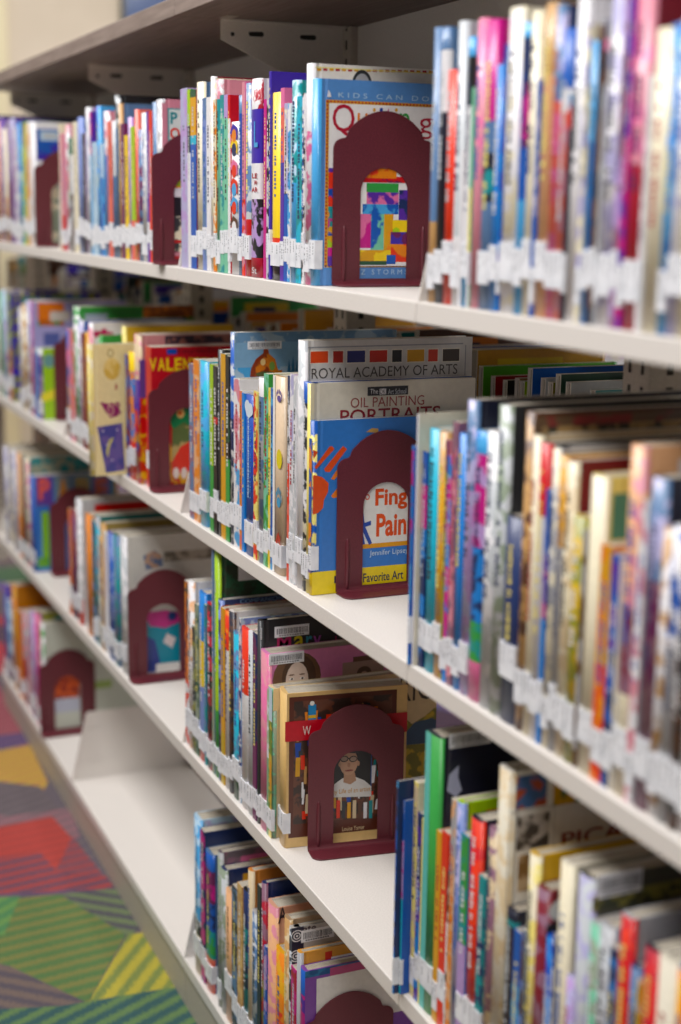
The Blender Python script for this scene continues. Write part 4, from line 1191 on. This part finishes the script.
# ---------------------------------------------------------------- carpet
def carpet():
    m = mat('patterned_carpet', rough=.95); b = m.node_tree.nodes['Principled BSDF']
    a = N(m, 'ShaderNodeAttribute', attribute_name='Col'); a2 = N(m, 'ShaderNodeAttribute', attribute_name='Art'); dr = N(m, 'ShaderNodeAttribute', attribute_name='Dir')
    tc = N(m, 'ShaderNodeTexCoord'); dt = N(m, 'ShaderNodeVectorMath', operation='DOT_PRODUCT'); LK(m, tc.outputs['Object'], dt.inputs[0])
    sb = N(m, 'ShaderNodeVectorMath', operation='SUBTRACT'); LK(m, dr.outputs['Vector'], sb.inputs[0]); sb.inputs[1].default_value = (.5, .5, 0)
    LK(m, sb.outputs[0], dt.inputs[1])
    nz = N(m, 'ShaderNodeTexNoise'); nz.inputs['Scale'].default_value = 260; nz.inputs['Detail'].default_value = 3; LK(m, tc.outputs['Object'], nz.inputs['Vector'])
    ml = N(m, 'ShaderNodeMath', operation='MULTIPLY_ADD'); ml.inputs[1].default_value = 2*math.pi/.016; LK(m, dt.outputs['Value'], ml.inputs[0])
    nm = N(m, 'ShaderNodeMath', operation='MULTIPLY'); nm.inputs[1].default_value = 6; LK(m, nz.outputs['Fac'], nm.inputs[0]); LK(m, nm.outputs[0], ml.inputs[2])
    sn = N(m, 'ShaderNodeMath', operation='SINE'); LK(m, ml.outputs[0], sn.inputs[0])
    mr = N(m, 'ShaderNodeMapRange'); mr.inputs['From Min'].default_value = -.3; mr.inputs['From Max'].default_value = .5; mr.inputs['To Max'].default_value = .85; LK(m, sn.outputs[0], mr.inputs['Value'])
    mx = N(m, 'ShaderNodeMix', data_type='RGBA'); LK(m, mr.outputs[0], mx.inputs['Factor']); LK(m, a.outputs['Color'], mx.inputs[6]); LK(m, a2.outputs['Color'], mx.inputs[7])
    n2 = N(m, 'ShaderNodeMapRange'); n2.inputs['To Min'].default_value = .72; n2.inputs['To Max'].default_value = 1.25; LK(m, nz.outputs['Fac'], n2.inputs['Value'])
    hs = N(m, 'ShaderNodeHueSaturation'); LK(m, n2.outputs[0], hs.inputs['Value']); LK(m, mx.outputs[2], hs.inputs['Color']); LK(m, hs.outputs[0], b.inputs['Base Color'])
    bp = N(m, 'ShaderNodeBump'); bp.inputs['Strength'].default_value = .6; bp.inputs['Distance'].default_value = .003; LK(m, nz.outputs['Fac'], bp.inputs['Height']); LK(m, bp.outputs[0], b.inputs['Normal'])
    bm = bmesh.new(); lc = bm.loops.layers.float_color.new('Col'); la = bm.loops.layers.float_color.new('Art'); ld = bm.loops.layers.float_color.new('Dir')
    def facet(pts, c, c2, ang, z=0):
        f = bm.faces.new([bm.verts.new((p[0], p[1], z)) for p in pts]); f.normal_update()
        if f.normal.z < 0: f.normal_flip()
        for l in f.loops: l[lc] = col(c); l[la] = col(c2); l[ld] = (.5+math.cos(ang)*.5, .5+math.sin(ang)*.5, .5, 1)
    cl = [('8c3a4a', 'c84a54'), ('c8b040', 'd08848'), ('6a5a60', '7a6a70'), ('c83a34', '5a3a58'), ('4a6a3c', '8a9a44'), ('b8b03c', '6a7a3c'), ('2c4a4c', '6a8a4c'), ('4a3c50', '6a4a5c'), ('5a6a9a', '8a5a8a')]
    rg = random.Random(5); g = .42
    xs = [-5.9+i*g for i in range(22)]; ys = [-3.0+i*g for i in range(19)]
    V = {(i, j): (x+rg.uniform(-.12, .12) if 0 < i < 21 else x, y+rg.uniform(-.12, .12) if 0 < j < 18 else y) for i, x in enumerate(xs) for j, y in enumerate(ys)}
    for i in range(21):
        for j in range(18):
            q = [V[i, j], V[i+1, j], V[i+1, j+1], V[i, j+1]]
            for tri in ((q[0], q[1], q[2]), (q[0], q[2], q[3])): c = ('665c60', '584e5c') if -2.9 < q[0][0] < -.3 and -.75 < q[0][1] < .2 else rg.choice(cl); facet(tri, c[0], c[1], rg.uniform(0, 3.14), -.0012)
    def G(px, py): p = at(px, py, z=0); return (p.x, min(p.y, .019))
    pic = [([(-60, 640), (-5, 660), (30, 740), (-60, 750)], '8c4450', '9c5a60', .3), ([(-60, 742), (24, 732), (34, 746), (-60, 764)], '54466c', '6c4c70', .3), ([(-60, 762), (30, 744), (48, 782), (40, 796), (-60, 776)], 'b4963c', 'b47c48', .5), ([(-60, 774), (40, 786), (60, 810), (10, 824), (-60, 808)], '665c60', '584e54', .4),
           ([(-60, 806), (10, 816), (70, 808), (80, 836), (52, 850), (-60, 838)], '8a6068', '6e5a60', .4), ([(-60, 838), (52, 816), (72, 838), (56, 870), (-60, 880)], 'ac3c34', '983834', .12), ([(72, 836), (104, 876), (104, 886), (56, 872)], '904044', '6c4654', .12), ([(-60, 866), (40, 852), (56, 870), (106, 876), (124, 902), (-60, 905)], '983c3c', '4a4258', .12),
           ([(-60, 896), (118, 888), (128, 906), (64, 896), (-60, 908)], '54445c', '6a4a60', .12), ([(-60, 904), (60, 894), (126, 934), (88, 1002), (-60, 965)], '4c6c3c', '76743c', .1), ([(-60, 900), (20, 896), (4, 935), (-60, 930)], '44784a', '648a44', .6), ([(60, 894), (118, 888), (140, 928), (128, 936)], '4c4a50', '6a7a50', -.7),
           ([(128, 934), (146, 932), (186, 992), (88, 1003)], 'a89c34', '5e7440', .9), ([(-60, 950), (10, 966), (88, 1003), (60, 1012), (-60, 1020)], '6a5a54', '4a4450', -.7), ([(-60, 1012), (60, 1006), (180, 986), (215, 1040), (200, 1100), (-60, 1100)], '2c5050', '5e7a44', .45)]
    for i, (pp, c, c2, an) in enumerate(pic): facet([G(*p) for p in pp], c, c2, an, -.0008+.00005*i)
    o = link('floor', bm, [m]); P(o, 'carpet of striped coloured facets', 'floor', kind='structure')
carpet()

# ---------------------------------------------------------------- far wall, trim, window
bm = bmesh.new(); box(bm, (-6.1, -3, -.05), (-6.0, 4.5, 3.2)); o = link('wall_left', bm, [M['wallp']]); P(o, 'cream painted wall beyond the bookcase', 'wall', kind='structure')
bm = bmesh.new(); box(bm, (-6.0, 4.4, -.05), (2.9, 4.5, 3.2)); o = link('wall_back', bm, [M['wallp']]); P(o, 'cream painted wall of the next aisle', 'wall', kind='structure')
bm = bmesh.new(); box(bm, (-5.999, .5, 0), (-5.975, .772, 3.2), 0, .002); o = link('trim_1', bm, [M['trimp']]); P(o, 'pale yellow upright trim board on the far wall', 'trim', kind='structure')
wd = empty('window_1', (-5.99, 1.335, 2.03)); P(wd, 'small dark blue window high on the far wall', 'window', kind='structure')
bm = bmesh.new(); box(bm, (0, .0, .08), (.004, 1.2, .9)); link('glass', bm, [M['glass']], wd)
bm = bmesh.new(); box(bm, (0, 0, 0), (.03, 1.2, .08)); box(bm, (0, 0, .9), (.03, 1.2, .95)); box(bm, (0, -.012, 0), (.03, .0, .95)); box(bm, (0, 1.2, 0), (.03, 1.24, .95)); link('window_frame', bm, [M['frame']], wd)

# ---------------------------------------------------------------- labels
SHW = {'A': 'top shelf', 'B': 'second shelf', 'C': 'third shelf', 'D': 'bottom shelf'}
BYW = {'1': 'nearest bay', '2': 'second bay', '3': 'third bay', '4': 'farthest bay', 'far': 'reverse side of rack', 'next': 'bookcase in next aisle'}
CUSTOM = {
 'quilt': 'blue picture book about quilting with patchwork cover, behind the top shelf bookend',
 'white_quilt': 'tall white book with red dashes along its top, just behind the blue quilting book',
 'ballet': 'book with violet, white and black spine and pale lettering, top shelf of the second bay',
 'lines': 'cream spined book with maroon cover showing pale diagonal lines, top shelf',
 'alphabet': 'book with bright painted shapes and letters on a white spine, top shelf',
 'po': 'red book whose cover shows a large teal P, held by a top shelf bookend',
 'purple_tag': 'white book with purple cover panel and pale tag behind the farthest top shelf bookend',
 'royal': 'gray white art academy book with a row of coloured squares across its cover',
 'oil': 'cream oil painting portraits book just behind the blue finger painting book',
 'finger': 'blue and yellow finger painting book with an orange handprint',
 'fantasy': 'tall pale blue book with barcode and orange fantasy creature at its top',
 'uc_blue': 'cobalt blue book with a white blob at the top of its spine, second shelf',
 'hands': 'tan book with coloured handprints down its spine, second shelf',
 'valentine': 'red valentines craft book with yellow title behind a second shelf bookend',
 'valentine_back': 'rose, violet and yellow spined book directly behind the red valentine book',
 'companion': 'navy book with small pale title under the lime spined book, third shelf',
 'mary': 'black book with barcode and multicoloured title letters behind the pink portrait book',
 'portrait': 'pink book with a portrait of a dark haired lady and a barcode',
 'landscape': 'green forest landscape book between the pink portrait book and the tan framed book',
 'studio': 'tan framed book with red band and photo of a man in cap and glasses',
 'quartet': 'pale book with small square pictures and a red title, third shelf nearest bay',
 'moon': 'tall book with mint and green spine and black cover with pale crescent',
 'maroon_tag': 'maroon book with a silver oval tag in front of the mustard yellow book',
 'olive_bar': 'lavender spined book with dark olive cover and barcode, third shelf nearest bay',
 'paper': 'blue paper craft book with large letters along the top, third shelf',
 'lavender_orange': 'lavender book with orange panel and pale tag, second shelf farthest bay',
 'lime_cover': 'small lime green covered book behind the farthest second shelf bookend',
 'green_tag': 'tall green book with pale tag at the far end of its second shelf run',
 'white_flower': 'tall white book with pink flowers on its cover behind the cream book',
 'green_dots': 'green book with dark round dots on its cover, bottom shelf',
 'peach_a': 'peach book with a dark letter A on its cover, bottom shelf',
 'spirals': 'navy and gray book with white spirals and a barcode, bottom shelf',
 'orange_bar': 'orange topped book with barcode on the bottom shelf before the spiral book',
 'blue_purple': 'blue and purple book with white panel behind the bottom shelf bookend',
 'white_blue_art': 'white book with teal and pink picture behind the third shelf bookend',
 'garden': 'book with green, orange and white picture behind the farthest bottom shelf bookend',
 'cream_green': 'cream book with a green block on its cover, second shelf nearest bay',
 'floral': 'brown book with speckled floral cover, second shelf nearest bay',
 'dragonfly': 'pale yellow book pulled out over the shelf edge with purple creature and blue picture',
}
def size_word(r): return 'slim ' if r['t'] < .0075 else 'thick ' if r['t'] > .024 else ''
def describe(r, lvl):
    n = list(dict.fromkeys(word(x) if x in PAL else 'tan' for x in r['names']))
    c = ' and '.join(n[:2]) if len(n) > 1 else n[0]
    b = {'hardcover': 'hardcover', 'paper': 'paperback'}['hardcover' if r['hard'] else 'paper']
    pv = word(r['prev']) if r['prev'] in PAL else None; nxn = word(r['next']) if r['next'] in PAL else None
    if pv and nxn: nb = f'between {pv} and {nxn} ones'
    elif nxn: nb = f'starting the run, before a {nxn} one'
    elif pv: nb = f'ending the run, after a {pv} one'
    else: nb = 'in its run'
    wh = f"{SHW[r['shelf']]}, {BYW[r['bay']]}" if r['bay'] not in ('far', 'next') else BYW[r['bay']]
    return f"{size_word(r)}{c} {b} {nb}, {wh}"
from collections import Counter
ORD = 'first second third fourth fifth sixth seventh eighth ninth tenth'.split()
lab = {}
for i, r in enumerate(ALL):
    lab[i] = CUSTOM.get(r['key']) or describe(r, 0)
def key_of(s): return s.lower()
cnt = {}
for i in sorted(lab): cnt.setdefault(key_of(lab[i]), []).append(i)
for k, v in cnt.items():
    if len(v) > 1:
        for j, i in enumerate(v):
            lab[i] = lab[i].replace('thick ', '').replace('slim ', '').replace(' ones', '') + f", {ORD[j]} such from the window"
for i, r in enumerate(ALL):
    grp = f"books on the {SHW[r['shelf']]}, {BYW[r['bay']]}" if r['bay'] not in ('far', 'next') else 'books on the ' + BYW[r['bay']]
    P(r['root'], lab[i], 'book', grp)
print('BOOKS', len(ALL), 'label words max', max(len(l.replace(',', '').split()) for l in lab.values()))

# ---------------------------------------------------------------- light: bright, even library light
w = bpy.data.worlds.new('soft_daylight'); SC.world = w; w.use_nodes = True
w.node_tree.nodes['Background'].inputs[0].default_value = (1.0, .985, .965, 1); w.node_tree.nodes['Background'].inputs[1].default_value = .30
def area(name, loc, rot, sx, sy, power, c):
    l = bpy.data.lights.new(name, 'AREA'); l.shape = 'RECTANGLE'; l.size = sx; l.size_y = sy; l.energy = power; l.color = c
    o = bpy.data.objects.new(name, l); o.location = loc; o.rotation_euler = rot; C.objects.link(o); return o
area('unseen_ceiling_lamp', (-.3, -.85, 2.55), (math.radians(10), 0, 0), 4.5, .6, 112, (1, .98, .965))
area('unseen_ceiling_lamp', (-1.0, 2.2, 2.75), (0, 0, 0), 5, .6, 60, (1, .975, .945))
area('unseen_ceiling_lamp', (-4.6, .8, 2.9), (0, 0, 0), 1.2, 2.5, 62, (1, .96, .92))  # added lamp out of view, there to brighten the far wall

# ---------------------------------------------------------------- camera
cam = bpy.data.cameras.new('camera'); co = bpy.data.objects.new('camera', cam); C.objects.link(co); SC.camera = co
cam.sensor_fit = 'HORIZONTAL'; cam.sensor_width = 36; cam.lens = 36*FPX/681; cam.clip_start = .05
mt = Matrix((rt, up, -fw)).transposed().to_4x4(); mt.translation = CAM; co.matrix_world = mt
cam.dof.use_dof = True; cam.dof.focus_distance = 1.74; cam.dof.aperture_fstop = 4.1
SC.view_settings.view_transform = 'Standard'; SC.view_settings.look = 'None'; SC.view_settings.gamma = 1; SC.view_settings.use_curve_mapping = False
SC.view_settings.exposure = -0.25
